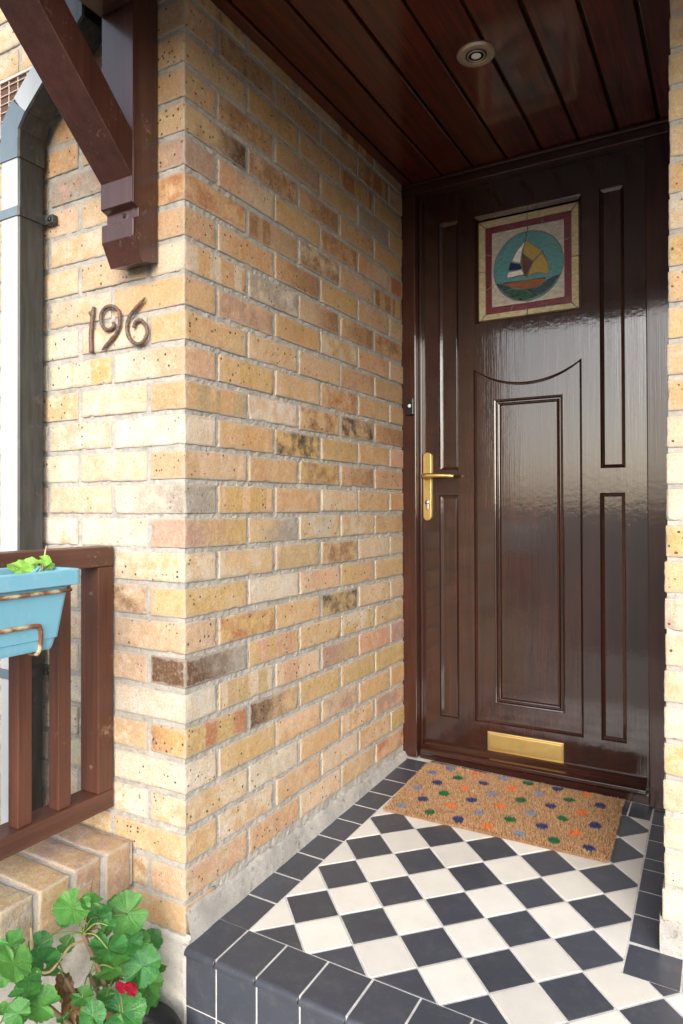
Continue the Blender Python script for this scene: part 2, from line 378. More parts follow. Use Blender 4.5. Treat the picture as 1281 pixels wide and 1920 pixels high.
wall = tag(empty('brick_wall', (0, 0, 0)), 'buff brick wall corner carrying the house number, left of the door', 'wall')
RC = .0034
TOPZ = 2.235; SOFZ = 1.985; WD = 1.128
g1 = rough_face((-RC, RC, -.085), (0, WD-RC, 0), (0, 0, SOFZ+.02+.085), 170, 330, (1, 0, 0))
g2 = rough_face((-1.0, RC, -.40), (1.0-RC, 0, 0), (0, 0, TOPZ+.4), 140, 400, (0, -1, 0))
g3 = ([(-RC, RC, -.40), (-.1, RC, -.40), (-.1, WD, -.40), (-RC, WD, -.40), (-RC, RC, -.085), (-RC, WD, -.085), (-RC, WD, SOFZ+.02), (-.1, WD, SOFZ+.02), (-.1, RC, SOFZ+.02), (-RC, RC, SOFZ+.02), (-.1, WD, -.085),
       (-RC, RC, TOPZ), (-1, RC, TOPZ), (-1, .1, TOPZ), (-RC, .1, TOPZ), (-1, RC, -.4), (-1, .1, -.4), (-RC, .1, SOFZ+.02)],
      [(3, 0, 4, 5), (5, 6, 7, 10), (6, 9, 8, 7), (11, 14, 13, 12), (12, 13, 16, 15), (14, 11, 9, 17)])
mobj('mortar', *join_geo([g1, g2, g3]), MMORT, wall, (0, 0, 0), smooth=False)
SIDE = {0: ['pps', 'spo', 'ppc', 'bpp', 'spr'], 1: ['b', 'cpb', 'ppo', 'ppc', 'ppo', 'y'], 2: ['cpb', 'cpw', 'opb', 'ppo', 'spv'], 3: ['opb', 'bpy', 'ppo', 'ppv', 'spy', 'o'],
        4: ['ybr', 'dgb', 'ypb', 'ypb', 'yp'], 5: ['c', 'cbl', 'pbs', 'vgl', 's', 'v'], 6: ['dgg', 'ybs', 'bpo', 'cpy', 'bpl'], 7: ['cpb', 'ypr', 'bpo', 'lpk', 'ppb', 'p'],
        8: ['bpy', 'cpw', 'p', 'ygs', 'b'], 9: ['bpt', 'bpc', 'bpl', 'bpn', 'cpp', 'p'], 10: ['vgy', 'bgg', 'cpy', 'bpc', 'obt'], 11: ['wgg', 'pby', 'opp', 'cpb', 'bpt', 'o'],
        12: ['tbp', 'tpo', 'ypn', 'tgn', 's'], 13: ['tpc', 'obb', 'ypk', 'ypl', 'bpo', 'p'], 14: ['lbo', 'wpp', 'bpn', 'bpk', 'nho'], 15: ['wgs', 'bby', 'bbp', 'rpb', 'bpo', 'b'],
        16: ['opb', 'ppb', 'ppb', 'opv', 'bpl'], 17: ['opt', 'ppv', 'ypo', 'cpy', 'spo', 'p'], 18: ['obc', 'gpw', 'pgn', 'bgn', 'opn'], 19: ['spt', 'ppo', 'ogn', 'bpy', 'ppb', 'p'],
        20: ['opr', 'tbn', 'npc', 'pbb', 'nby'], 21: ['bgv', 'sgc', 'bpy', 'opn', 'sgc', 'ybr'], 22: ['bgd', 'npp', 'tgn', 'bpt', 'bpy'], 23: ['tpo', 'opn', 'lgv', 'bpl', 'gpv', 'p'],
        24: ['opt', 'ypl', 'opp', 'ybr', 'bpy'], 25: ['opp', 'tpn', 'opb', 'ppo', 'ybr', 'p'], 26: ['ypn', 'ypp', 'ppb', 'ybr', 'vpp']}
FRONT_UP = ['bpc', 'cpb', 'bpo', 'b', 'ppb', 'cpp']; FRONT_LO = ['cpw', 'wpc', 'cpp', 'w', 'wpp', 'cpb', 'cbb', 'c', 'ppw']
FRONT = {21: ['v', 'gpv', 'b', 'o'], 20: ['b', 'cpb', 'p', 'b'], 19: ['cpp', 'cpb', 'b', 'b'], 16: ['p', 'cpp', 'w', 'c'], 15: ['wpc', 'cby', 'w', 'c'], 11: ['wpp', 'ppc', 'c', 'c'], 13: ['wpc', 'ppw', 'w', 'c'],
         8: ['ppb', 'npp', 'c', 'c'], 7: ['cbp', 'ppw', 'c', 'c'], 9: ['cpb', 'c', 'c', 'c'], 4: ['opt', 'bpt', 'c', 'c'], 3: ['cpw', 'c', 'c', 'c'], 1: ['bpo', 'b', 'b', 'b'], 0: ['ppb', 'npb', 'b', 'b'], -1: ['bpo', 'b', 'b', 'b'], 22: ['o', 'b', 'o', 'b'], 24: ['opb', 'b', 'b', 'b'], 6: ['gpc', 'p', 'c', 'c']}
for n in range(-1, 29):
    z = .075*n+.005+BH/2; dz = 0
    side = SIDE.get(n); even = n % 2 == 0
    fl = FRONT.get(n) or [random.choice(FRONT_UP if n >= 17 else FRONT_LO) for _ in range(5)]
    pale = .25 if n >= 17 else .62
    jit = lambda a=.0022: random.uniform(-a, a)
    hh = lambda: BH+random.uniform(-.003, .0015)
    # corner brick (seen on both faces)
    if even: cy0, cx0 = BL+JT, BW+JT
    else: cy0, cx0 = BW+JT, BL+JT
    ccode = (side[0] if side else fl[0])
    if even: brick(wall, (-BW/2, BL/2, z), BL, BW, hh(), math.pi/2, ccode, pale=.2)
    else: brick(wall, (-BL/2, BW/2, z), BL, BW, hh(), 0, ccode if n in (11, 15, 21) else fl[0] if n < 17 else ccode, pale=pale*.6)
    # side face
    if side and n >= 0:
        y = cy0; i = 1
        while y < WD-.02:
            y1 = min(y+BL, WD-.002); ln = y1-y+(random.uniform(-.005, .002) if y1-y > .2 else 0)
            brick(wall, (-BW/2+jit(.0012), y+ln/2, z+jit(.0012)), ln, BW, hh(), math.pi/2, side[min(i, len(side)-1)], pale=random.uniform(.05, .22), warm=.84 if n > 17 else .90 if n > 10 else 1.0)
            y = y+BL+JT; i += 1
    # front face, running left
    x = -cx0; i = 1
    while x > -.97:
        x1 = max(x-BL, -.985); ln = x-x1-random.uniform(0, .006)
        if ln > .03: brick(wall, (x-ln/2, BW/2+jit(.0015), z+jit(.0012)), ln, BW, hh(), 0, fl[min(i, len(fl)-1)], pale=pale, rough=1.25)
        x = x-BL-JT; i += 1

# concrete upstand along the wall foot and plinth round the corner
def floorz(x, y): return -.0686+.0332*(y-.456)-.0136*(x-.4588)
V = []; Fc = []; NY, NZ = 130, 14
for i in range(NY+1):
    y = .0+(WD-.0)*i/NY; zf = floorz(0, y)-.004; top = -.016+.010*mn.noise((y*9, 1, 0))+.005*mn.noise((y*40, 2, 0))
    for k in range(NZ+1):
        t = k/NZ; zz = zf+(top-zf)*t; th = .0115*(1-t)**.7+.0015+.0035*(1-t)
        th += .0015*mn.noise((y*22, zz*22, 3))+.0008*mn.noise((y*80, zz*80, 3))
        if k == NZ: th = -.003
        V.append((th, y, zz))
for i in range(NY):
    for k in range(NZ):
        a = i*(NZ+1)+k; Fc.append((a, a+NZ+1, a+NZ+2, a+1))
up = mobj('concrete_upstand', V, Fc, MCONC, wall, (0, 0, 0), smooth=True)
tag(up, 'grey concrete band between the bricks and the tiles')
V, Fc = rough_face((-1.0, -.004, -.40), (1.013, 0, 0), (0, 0, .335), 150, 50, (0, -1, 0), .003, 30)
V2 = []
for p in V:
    p = Vector(p)
    if p.z > -.075: p.y = .004; p.z += .012*mn.noise((p.x*14, 0, 4))
    V2.append(p)
V3, F3 = rough_face((.013, -.004, -.40), (0, .03, 0), (0, 0, .328), 4, 50, (1, 0, 0), .001, 30)
mobj('plinth', *join_geo([(V2, Fc), (V3, F3)]), MPALE, wall, (0, 0, 0), smooth=True)

# right hand brick wall
rw = tag(empty('brick_wall', (.885, .458, GZ)), 'pale brick wall at the right edge of the doorway', 'wall')
RX, RY = .886, .456
def rwx(z): return RX+.0125*z
g1 = rough_face((RX+RC, RY+RC, -.40), (.9, 0, 0), (0, 0, TOPZ+.4), 90, 300, (0, -1, 0))
g2 = rough_face((RX+RC, RY+RC, -.40), (0, WD+.2-RY, 0), (0, 0, SOFZ+.4), 60, 300, (-1, 0, 0))
def lean(g): return [Vector((p[0]+.0125*p[2], p[1], p[2])) for p in g[0]], g[1]
def flipg(g): return g[0], [q[::-1] for q in g[1]]
mobj('mortar', *join_geo([lean(g1), lean(flipg(g2))]), MMORT, rw, (0, 0, 0))
RC_UP = ['obt', 'opb', 'bpl', 'vbb', 'bpp', 'ypo', 'cpb', 'yp', 'opb', 'bpy', 'ppb', 'bpo', 'cpb', 'cpw', 'cpw', 'oby', 'b', 'cpv', 'ppc', 'cpb', 'cpw', 'ypc', 'ppc', 'cpp', 'cpw']
for n in range(-1, 29):
    z = .075*n-.016+.005+BH/2; even = n % 2 == 0; rx = rwx(z)
    k = 26-n-1; code = RC_UP[k] if 0 <= k < len(RC_UP) else 'cpw'
    if n == -1:
        continue
    if even: brick(rw, (rx+BW/2+random.uniform(-.002, .002), RY+BL/2, z), BL, BW, BH, math.pi/2, code, pale=.3); x = rx+BW+JT; y = RY+BL+JT
    else: brick(rw, (rx+BL/2+random.uniform(-.002, .002), RY+BW/2, z), BL, BW, BH, 0, code, pale=.3); x = rx+BL+JT; y = RY+BW+JT
    while x < RX+.62:
        brick(rw, (x+BL/2, RY+BW/2, z), BL, BW, BH, 0, random.choice(FRONT_UP if n > 15 else FRONT_LO), pale=.4); x += BL+JT
    while y < WD-.0:
        ln = min(BL, WD+.03-y)
        if ln > .04 and n*.075 < SOFZ: brick(rw, (rx+BW/2, y+ln/2, z), ln, BW, BH, math.pi/2, random.choice(FRONT_UP), pale=.2)
        y += BL+JT
V, Fc = rough_face((RX-.006, RY-.006, -.40), (.9, 0, 0), (0, 0, .40), 90, 40, (0, -1, 0), .003, 30)
Vb, Fb = rough_face((RX-.006, RY-.006, -.40), (0, .66, 0), (0, 0, .40), 60, 40, (-1, 0, 0), .002, 30)
fx = lambda v: [Vector((p[0], p[1]+(.012 if p[2] > -.018 else 0), p[2]-(.006 if p[2] > -.018 else 0))) for p in v]
mobj('plinth', *join_geo([(fx(V), Fc), (Vb, [q[::-1] for q in Fb])]), MCONC, rw, (0, 0, 0), smooth=True)

# low garden wall with brick-on-edge coping
lw = tag(empty('garden_wall', (-.26, -.8, GZ)), 'low wall with worn brick on edge coping under the wooden railing', 'wall')
LWX = -.149
gl = rough_face((LWX-.035, -.004, GZ), (0, -1.6, 0), (0, 0, .40), 160, 40, (1, 0, 0), .003, 25)
mobj('render_face', *flipg(gl), MPALE, lw, (0, 0, 0), smooth=True)
mb = bmesh.new(); bm_box(mb, LWX-.213, LWX-.005, -1.6, -.004, 0.004, .0985); bobj('coping_mortar', mb, mortar_mat('coping_mortar', (.50, .48, .44), .7), lw)
mb = bmesh.new(); bm_box(mb, LWX-.18, LWX-.04, -1.6, -.004, GZ, .003); bobj('wall_core', mb, MMORT, lw)
y = -.011
cp = ['vpt', 'tpv', 'lpt', 'lpg', 'tpn', 'tpl', 'vpt', 'tpn']
i = 0
while y > -1.55:
    ln = .070+random.uniform(-.003, .003)
    b = brick(lw, (LWX-BL/2+random.uniform(-.004, .003), y-ln/2, .053+random.uniform(-.002, .002)), BL, ln, .102, random.uniform(-.015, .015), cp[i % len(cp)], r=.005, rough=1.4, pale=.3, speck=.2)
    y -= ln+.0125; i += 1

# ------------------------------------------------------------------ tiled porch floor and step
fl = tag(empty('porch_floor', (.45, .5, -.07)), 'black and white tiled porch floor and step', 'floor', kind='structure')
def clip(poly, a, b, c_):      # keep a*x+b*y<=c
    out = []
    for i in range(len(poly)):
        p, q = poly[i], poly[(i+1) % len(poly)]; dp = a*p[0]+b*p[1]-c_; dq = a*q[0]+b*q[1]-c_
        if dp <= 0: out.append(p)
        if dp*dq < 0: t = dp/(dp-dq); out.append((p[0]+(q[0]-p[0])*t, p[1]+(q[1]-p[1])*t))
    return out
def area(p): return abs(sum(p[i][0]*p[(i+1) % len(p)][1]-p[(i+1) % len(p)][0]*p[i][1] for i in range(len(p))))/2 if len(p) > 2 else 0
def inset(poly, d):
    n = len(poly); cxy = (sum(p[0] for p in poly)/n, sum(p[1] for p in poly)/n); out = poly
    for i in range(n):
        p, q = poly[i], poly[(i+1) % n]; ex, ey = q[0]-p[0], q[1]-p[1]; ln = math.hypot(ex, ey)
        if ln < 1e-5: continue
        nx, ny = ey/ln, -ex/ln
        if nx*(cxy[0]-p[0])+ny*(cxy[1]-p[1]) > 0: nx, ny = -nx, -ny
        out = clip(out, nx, ny, nx*p[0]+ny*p[1]-d)
        if len(out) < 3: return []
    return out
def tile(polys, mat, lift=0.0, bev=.0011):
    """each poly: list of xy (already inset); slab following the floor slope, with a worn arris"""
    V = []; Fc = []; ctr = None; dz = random.uniform(-.0004, .0004)+lift; tx = random.uniform(-.004, .004); ty = random.uniform(-.004, .004)
    for poly in polys:
        if len(poly) < 3 or area(poly) < 2e-5: continue
        cx_ = sum(p[0] for p in poly)/len(poly); cy_ = sum(p[1] for p in poly)/len(poly)
        if ctr is None: ctr = Vector((cx_, cy_, floorz(cx_, cy_)))
        n = len(poly); o = len(V)
        for lev in range(3):
            for p in poly:
                k = 1.0
                if lev == 2:
                    dd = math.hypot(p[0]-cx_, p[1]-cy_); k = 1-bev*1.3/max(dd, .004)
                x, y_ = cx_+(p[0]-cx_)*k, cy_+(p[1]-cy_)*k
                zz = floorz(x, y_)+dz+tx*(x-cx_)+ty*(y_-cy_)+(0 if lev == 2 else -bev*.8 if lev == 1 else -.010)
                V.append(Vector((x, y_, zz))-ctr)
        for lev in range(2):
            for i in range(n):
                j = (i+1) % n; Fc.append((o+lev*n+i, o+lev*n+j, o+lev*n+n+j, o+lev*n+n+i))
        Fc.append(tuple(o+2*n+i for i in range(n)))
    if not V: return None
    ob = mobj('tile', V, Fc, mat, fl, ctr)
    bm = bmesh.new(); bm.from_mesh(ob.data); bmesh.ops.remove_doubles(bm, verts=bm.verts, dist=1e-6); bmesh.ops.recalc_face_normals(bm, faces=bm.faces); bm.to_mesh(ob.data); bm.free()
    return ob
LI, FB, BB = .0965, .0950, 1.035         # left border inner edge, nosing back edge, back border front edge
def rin(y): return .8207-.0185*(y-.35)
RF = .349
ang, sd_ = .77067, .10303; g0 = (.4587, .4562)
av = (math.cos(ang), -math.sin(ang)); bv_ = (math.sin(ang), math.cos(ang)); J = .0021
for i in range(-14, 15):
    for j in range(-14, 15):
        P = lambda a, b: (g0[0]+sd_*(a*av[0]+b*bv_[0]), g0[1]+sd_*(a*av[1]+b*bv_[1]))
        poly = [P(i, j), P(i, j+1), P(i+1, j+1), P(i+1, j)]
        poly = inset(poly, J)
        poly = clip(poly, -1, 0, -LI-J*.6)
        if len(poly) > 2: poly = clip(poly, 0, -1, -FB-J*.4)
        if len(poly) > 2: poly = clip(poly, 0, 1, BB-J)
        if len(poly) > 2: poly = clip(poly, 1, 0, 1.40)
        if len(poly) < 3: continue
        k = .0185; ca = rin(0)
        A = clip(poly, 1, k, ca-J)                       # left of the right border
        B = clip(clip(poly, -1, -k, -(ca-J)), 0, 1, RF-J) if len(clip(poly, -1, -k, -(ca-J))) > 2 else []
        if len(A) > 2 and len(B) > 2 and area(A) > 2e-5 and area(B) > 2e-5:      # L-shaped tile at the return of the border
            def ccw(p): return p if sum(p[q][0]*p[(q+1) % len(p)][1]-p[(q+1) % len(p)][0]*p[q][1] for q in range(len(p))) > 0 else p[::-1]
            A, B = ccw(A), ccw(B); on = lambda p: abs(p[0]+k*p[1]-(ca-J)) < 1e-6
            ia = max((q for q in range(len(A)) if on(A[q])), key=lambda q: A[q][1]); A = A[ia:]+A[:ia]
            ib = min((q for q in range(len(B)) if on(B[q])), key=lambda q: B[q][1]); B = B[ib:]+B[:ib]
            tile([A+B[1:]], MTB if (i+j) % 2 else MTW, bev=.0004); continue
        tile([A, B], MTB if (i+j) % 2 else MTW)
rect = lambda x0, x1, y0, y1: [(x0, y0), (x1, y0), (x1, y1), (x0, y1)]
# left border
ys = [.0915, .1999, .3049, .4113, .5148, .6203, .7190, .8197, .9228, 1.0260, 1.115]
for a, b in zip(ys[:-1], ys[1:]): tile([rect(.0105-.004*a, LI-.0022, a+.0026, b-.0026)], MTB)
# back border
xs = [LI, .205, .312, .420, .528, .636, .744, rin(1.1)]
for a, b in zip(xs[:-1], xs[1:]): tile([rect(a+.002, b-.002, BB+.001, 1.135)], MTB)
# right border
yr = [.4545, .5605, .661, .764, .820, .921, 1.018, 1.12]
for a, b in zip(yr[:-1], yr[1:]): tile([[(rin(a)+.002, a+.002), (RX-.005-.03*max(0, a-.55), a+.002), (RX-.005-.03*max(0, b-.55), b-.002), (rin(b)+.002, b-.002)]], MTB)
x = rin(RF)+.0008
while x < 1.36: tile([rect(x, min(x+.1020, 1.4), RF, RY-.008)], MTB); x += .1062
# nosing row: rounded front edge, and riser tiles below
NF = -.020
xn = [.012, .0946]+[.0946+.1017*k for k in range(1, 14)]
for a, b in zip(xn[:-1], xn[1:]):
    a += .0019; b -= .0019; prof = [(FB-.0025, 0)]
    prof += [(NF+.010, 0)]+[(NF+.010-.010*math.sin(t*math.pi/12), -.010+.010*math.cos(t*math.pi/12)) for t in range(1, 7)]+[(NF, -.014), (NF+.004, -.0165), (FB-.0025, -.0165)]
    zc = floorz((a+b)/2, FB/2); V = []; n = len(prof); dzz = random.uniform(-.0003, .0005); cc = Vector(((a+b)/2, .03, zc))
    for xx, ins in ((a, .0012), (a+.0012, 0), (b-.0012, 0), (b, .0012)):
        for yy, zz in prof: V.append(Vector((xx, yy if zz > -.01 or True else yy, floorz(xx, yy)+zz+dzz-(ins if zz > -.005 else 0)))-cc)
    Fc = [(s*n+i, s*n+(i+1) % n, (s+1)*n+(i+1) % n, (s+1)*n+i) for s in range(3) for i in range(n)]+[tuple(range(n)), tuple(range(3*n, 4*n))[::-1]]
    ob = mobj('tile', V, Fc, MTB, fl, cc)
    bm = bmesh.new(); bm.from_mesh(ob.data); bmesh.ops.recalc_face_normals(bm, faces=bm.faces); bm.to_mesh(ob.data); bm.free()
    zt = floorz((a+b)/2, -.01)-.0200
    for rr in range(3):
        z1 = zt-rr*.1035; z0 = max(z1-.1005, GZ+.002)
        if z1-z0 > .02: box('tile', a, b, -.0135+random.uniform(-.0005, .0005), .0, z0, z1, MTB, fl, .0012, 2)
# grout bed
zz = lambda x, y: floorz(x, y)-.0009
gq = [(.002, -.0122), (1.42, -.0122), (1.42, .6), (.88, .6), (.88, 1.2), (.002, 1.2)]
ob = mobj('grout', [(x, y, zz(x, y)) for x, y in gq]+[(.010, -.0122, GZ), (1.42, -.0122, GZ), (1.42, .6, GZ), (.010, .6, GZ)], [(0, 1, 2, 3, 4, 5), (0, 6, 7, 1), (1, 7, 8, 2), (0, 5, 9, 6)], MGROUT, fl)

# ------------------------------------------------------------------ soffit / canopy
cn = tag(empty('porch_canopy', (.4, 0, SOFZ)), 'dark varnished plank ceiling of the porch canopy', 'canopy')
CX0, CX1, CY0 = -.215, 1.75, -.62
pe = [-.215, -.0762, .0376]+[.0376+.1138*k for k in range(1, 16)]
pe = [p for p in pe if p < CX1]+[CX1]
for a, b in zip(pe[:-1], pe[1:]):
    gap = .0042
    y1 = -.001 if a < -.01 and b < .04 and b <= 0.04 and a < -.1 else (1.125 if b < .90 else RY-.002)
    if a < 0 < b: pieces = [(a+gap, -.0, CY0, -.001), (0.001, b-gap, CY0, 1.125)]
    elif b <= 0: pieces = [(a+gap, b-gap, CY0, -.001)]
    elif a < RX < b: pieces = [(a+gap, RX+.022, CY0, 1.125)]
    elif a > RX: pieces = [(a+gap, b-gap, CY0, RY-.001)]
    else: pieces = [(a+gap, b-gap, CY0, 1.125)]
    for (x0, x1, y0, y1) in pieces:
        if x1-x0 > .012: 
            o = box('soffit_plank', x0, x1, y0, y1, SOFZ+random.uniform(-.0006, .0006), SOFZ+.016, MSOFF, cn, .003, 2)
mb = bmesh.new(); bm_box(mb, CX0, CX1, CY0, -.0015, SOFZ+.012, SOFZ+.05); bm_box(mb, .0005, RX+.02, -.001, 1.2, SOFZ+.012, SOFZ+.05); bobj('backing_board', mb, MBLACKGAP, cn)
box('fascia_board', CX0-.02, CX1, CY0-.028, CY0-.003, SOFZ-.09, SOFZ+.11, MFRAMEX, cn, .003)
box('barge_board', CX0-.022, CX0-.001, CY0, -.006, SOFZ-.012, SOFZ+.11, MBRK, cn, .003)
box('beam', CX0+.005, CX1, CY0, CY0+.07, SOFZ-.085, SOFZ-.0015, MFRAMEX, cn, .003)
m = N('roof_tile'); MROOF = plain('roof_tile', (.20, .085, .055), .8, .3, 20, .3)
V = [(CX0-.05, CY0-.06, SOFZ+.10), (CX1, CY0-.06, SOFZ+.10), (CX1, -.004, SOFZ+.48), (CX0-.05, -.004, SOFZ+.48), (CX0-.05, CY0-.06, SOFZ+.115), (CX1, CY0-.06, SOFZ+.115), (CX1, -.004, SOFZ+.50), (CX0-.05, -.004, SOFZ+.50)]
mobj('roof', V, [(0, 3, 2, 1), (4, 5, 6, 7), (0, 1, 5, 4), (1, 2, 6, 5), (2, 3, 7, 6), (3, 0, 4, 7)], MROOF, cn)
# recessed downlight
dl = tag(empty('downlight', (.4624, .5567, SOFZ)), 'round brass recessed downlight in the porch ceiling, unlit', 'light')
MBEZ = plain('aged_brass_bezel', (.50, .41, .31), .30, .2, 60, .1, Metallic=.6)
o = lathe('bezel', [(.0245, -.001), (.0265, -.0045), (.030, -.006), (.040, -.0065), (.046, -.005), (.0485, -.001), (.0485, .004), (.024, .004)], MBEZ, dl, (.4624, .5567, SOFZ), 48)
lathe('shadow_gap', [(.0236, -.0052), (.0262, -.0052), (.0262, .003), (.0236, .003)], MBLACKGAP, dl, (.4624, .5567, SOFZ), 40)
lathe('lamp_ring', [(.0185, -.0030), (.0195, -.0062), (.0218, -.0068), (.0234, -.0050), (.0234, .004), (.018, .004)], MBEZ, dl, (.4624, .5567, SOFZ), 40)
mlens = plain('lamp_glass', (.92, .92, .88), .22, .08, 220, .5)
lathe('lamp_face', [(.0001, -.0055), (.006, -.0058), (.012, -.0052), (.0170, -.0035), (.0183, .003)], mlens, dl, (.4624, .5567, SOFZ), 32)

# ------------------------------------------------------------------ door frame
FY, LY = 1.116, 1.160
df = tag(empty('door_frame', (.43, FY, -.04)), 'dark brown wooden frame round the front door', 'frame')
box('jamb', -.012, .0500, FY, FY+.09, floorz(0, 1.12)+.006, 1.944, MFRAME, df, .003)
box('jamb', .7955, .884, FY, FY+.09, floorz(.84, 1.12)+.002, 1.944, MFRAME, df, .003)
box('head', -.0115, .8835, FY+.001, FY+.09, 1.945, SOFZ+.011, MFRAMEX, df, .0035)
box('doorstop', .0505, .0600, FY+.030, FY+.09, -.02, 1.944, MFRAME, df, .002)
box('head_trim', .006, .882, FY-.012, FY-.0005, 1.972, SOFZ-.0015, MFRAMEX, df, .003)
box('threshold', .0505, .795, FY+.022, FY+.09, -.052, -.020, MFRAMEX, df, .003)

# ------------------------------------------------------------------ door
dr = tag(empty('front_door', (.42, LY, -.02)), 'dark varnished panelled front door with a square stained glass window', 'door')
DX0, DX1, DZ0, DZ1 = .0515, .794, -.018, 1.9435
PANELS = [(.119, .193, .972, 1.843), (.119, .190, .1105, .8845), (.6575, .7305, .963, 1.842), (.6550, .7290, .115, .886)]
GL = (.2505, .604, 1.4703, 1.8385); CE = (.2460, .6025, .1125, 1.315)
def arc(x):                   # lower edge of the curved rail
    xm = (CE[0]+CE[1])/2; hw = (CE[1]-CE[0])/2; sag = .058; R_ = (hw*hw+sag*sag)/(2*sag)
    return 1.315-sag+R_-math.sqrt(R_*R_-(x-xm)**2)
NA = 28; axs = [CE[0]+(CE[1]-CE[0])*k/NA for k in range(NA+1)]
xb = sorted(set([DX0, DX1]+[p[k] for p in PANELS for k in (0, 1)]+[GL[0], GL[1]]+axs))
V = []; Fc = []; vi = {}
def vv(x, y, z):
    k = (round(x, 5), round(y, 5), round(z, 5))
    if k not in vi: vi[k] = len(V); V.append((x, y, z))
    return vi[k]
for a, b in zip(xb[:-1], xb[1:]):
    xm = (a+b)/2; holes = [(p[2], p[2], p[3], p[3]) for p in PANELS if p[0] < xm < p[1]]
    if GL[0] < xm < GL[1]: holes.append((GL[2], GL[2], GL[3], GL[3]))
    if CE[0] < xm < CE[1]: holes.append((CE[2], CE[2], arc(a), arc(b)))
    holes.sort(); za, zb = DZ0, DZ0
    for h in holes+[(DZ1, DZ1, DZ1, DZ1)]:
        Fc.append((vv(a, LY, za), vv(b, LY, zb), vv(b, LY, h[1]), vv(a, LY, h[0]))); za, zb = h[2], h[3]
def ring(outer, w_, d0, d1):   # sloped moulding between outline and inset outline (x,z), y from d0 to d1
    n = len(outer); inner = w_
    for i in range(n):
        j = (i+1) % n
        Fc.append((vv(outer[i][0], d0, outer[i][1]), vv(outer[j][0], d0, outer[j][1]), vv(inner[j][0], d1, inner[j][1]), vv(inner[i][0], d1, inner[i][1])))
def rct(x0, x1, z0, z1, i=0): return [(x0+i, z0+i), (x1-i, z0+i), (x1-i, z1-i), (x0+i, z1-i)]
for p in PANELS:
    ring(rct(*p), rct(*p, .003), LY, LY+.006); ring(rct(*p, .003), rct(*p, .013), LY+.006, LY+.0125)
ring(rct(*GL), rct(*GL, .004), LY, LY+.004); ring(rct(*GL, .004), rct(*GL, .0115), LY+.004, LY+.013)
co = [(CE[0], CE[2]), (CE[1], CE[2])]+[(x, arc(x)) for x in axs[::-1]]
def csh(d): return [(CE[0]+d, CE[2]+d), (CE[1]-d, CE[2]+d)]+[(CE[0]+d+(CE[1]-CE[0]-2*d)*k/NA, arc(CE[0]+(CE[1]-CE[0])*k/NA)-d) for k in range(NA, -1, -1)]
ring(csh(0), csh(.003), LY, LY+.006); ring(csh(.003), csh(.010), LY+.006, LY+.0115)
for a, b, c_, d in ((DX0, DX0, DZ0, DZ1), (DX1, DX1, DZ0, DZ1)): Fc.append((vv(a, LY, c_), vv(a, LY, d), vv(a, LY+.045, d), vv(a, LY+.045, c_)))
Fc.append((vv(DX0, LY, DZ0), vv(DX1, LY, DZ0), vv(DX1, LY+.045, DZ0), vv(DX0, LY+.045, DZ0))); Fc.append((vv(DX0, LY, DZ1), vv(DX1, LY, DZ1), vv(DX1, LY+.045, DZ1), vv(DX0, LY+.045, DZ1)))
cc = Vector((.42, LY, .96)); leaf = mobj('leaf', [Vector(p)-cc for p in V], Fc, MDOOR, dr, cc)
bm = bmesh.new(); bm.from_mesh(leaf.data)
for f in bm.faces:
    if abs(f.normal.y) > .02 and f.normal.y > 0: f.normal_flip()
bmesh.ops.remove_doubles(bm, verts=bm.verts, dist=1e-6); bm.to_mesh(leaf.data); bm.free()
mb = bmesh.new(); bm_box(mb, DX0+.001, DX1-.001, LY+.030, LY+.0445, DZ0+.001, DZ1-.001); bobj('core', mb, MDOOR, dr)
for p in PANELS: box('panel', p[0]+.0105, p[1]-.0105, LY+.0115, LY+.028, p[2]+.0105, p[3]-.0105, MDOOR, dr, .0015)
# centre panel with curved top
poly = csh(.0085); prism_poly('curved_panel', [(x, z) for x, z in poly], 'y', LY+.0105, LY+.027, MDOOR, dr)
# bolection moulding round the raised inner panel
PI_ = (.3160, .5440, .1800, 1.2060)
def frame_mould(name, R_, prof, mat, parent):
    """prof: list of (inset, y)"""
    V = []; Fc = []
    for ins, y in prof:
        for x, z in rct(*R_, ins): V.append((x, y, z))
    for s in range(len(prof)-1):
        for i in range(4): j = (i+1) % 4; Fc.append((s*4+i, s*4+j, s*4+4+j, s*4+4+i))
    c = Vector(((R_[0]+R_[1])/2, LY, (R_[2]+R_[3])/2)); o = mobj(name, [Vector(v)-c for v in V], Fc, mat, parent, c)
    bm = bmesh.new(); bm.from_mesh(o.data); bmesh.ops.recalc_face_normals(bm, faces=bm.faces)
    if sum(f.normal.y for f in bm.faces) > 0: bmesh.ops.reverse_faces(bm, faces=bm.faces)
    bm.to_mesh(o.data); bm.free(); return o
b0 = LY+.0105
frame_mould('panel_moulding', PI_, [(0, b0+.0005), (.0005, b0-.008), (.003, b0-.0115), (.0065, b0-.0105), (.0085, b0-.006), (.0092, b0-.0005), (.0120, b0-.0005), (.0128, b0-.0050), (.0160, b0-.0085), (.0190, b0-.0070), (.0215, b0-.0010), (.0225, b0+.0005)], MDOOR, dr)
box('inner_panel', PI_[0]+.0215, PI_[1]-.0215, b0+.004, b0+.0095, PI_[2]+.0215, PI_[3]-.0215, MDOOR, dr, .001) if False else None
mb = bmesh.new()
# weatherboard
wb = [(LY+.001, .024), (LY-.008, .0225), (LY-.016, .018), (LY-.022, .012), (LY-.030, .006), (LY-.040, .003), (LY-.047, -.002), (LY-.048, -.012), (LY-.044, -.0175), (LY-.034, -.0185), (LY-.030, -.0150), (LY+.001, -.0150)]
prism_poly('weatherboard', wb, 'x', .064, .786, MDOORX, dr, .0008)
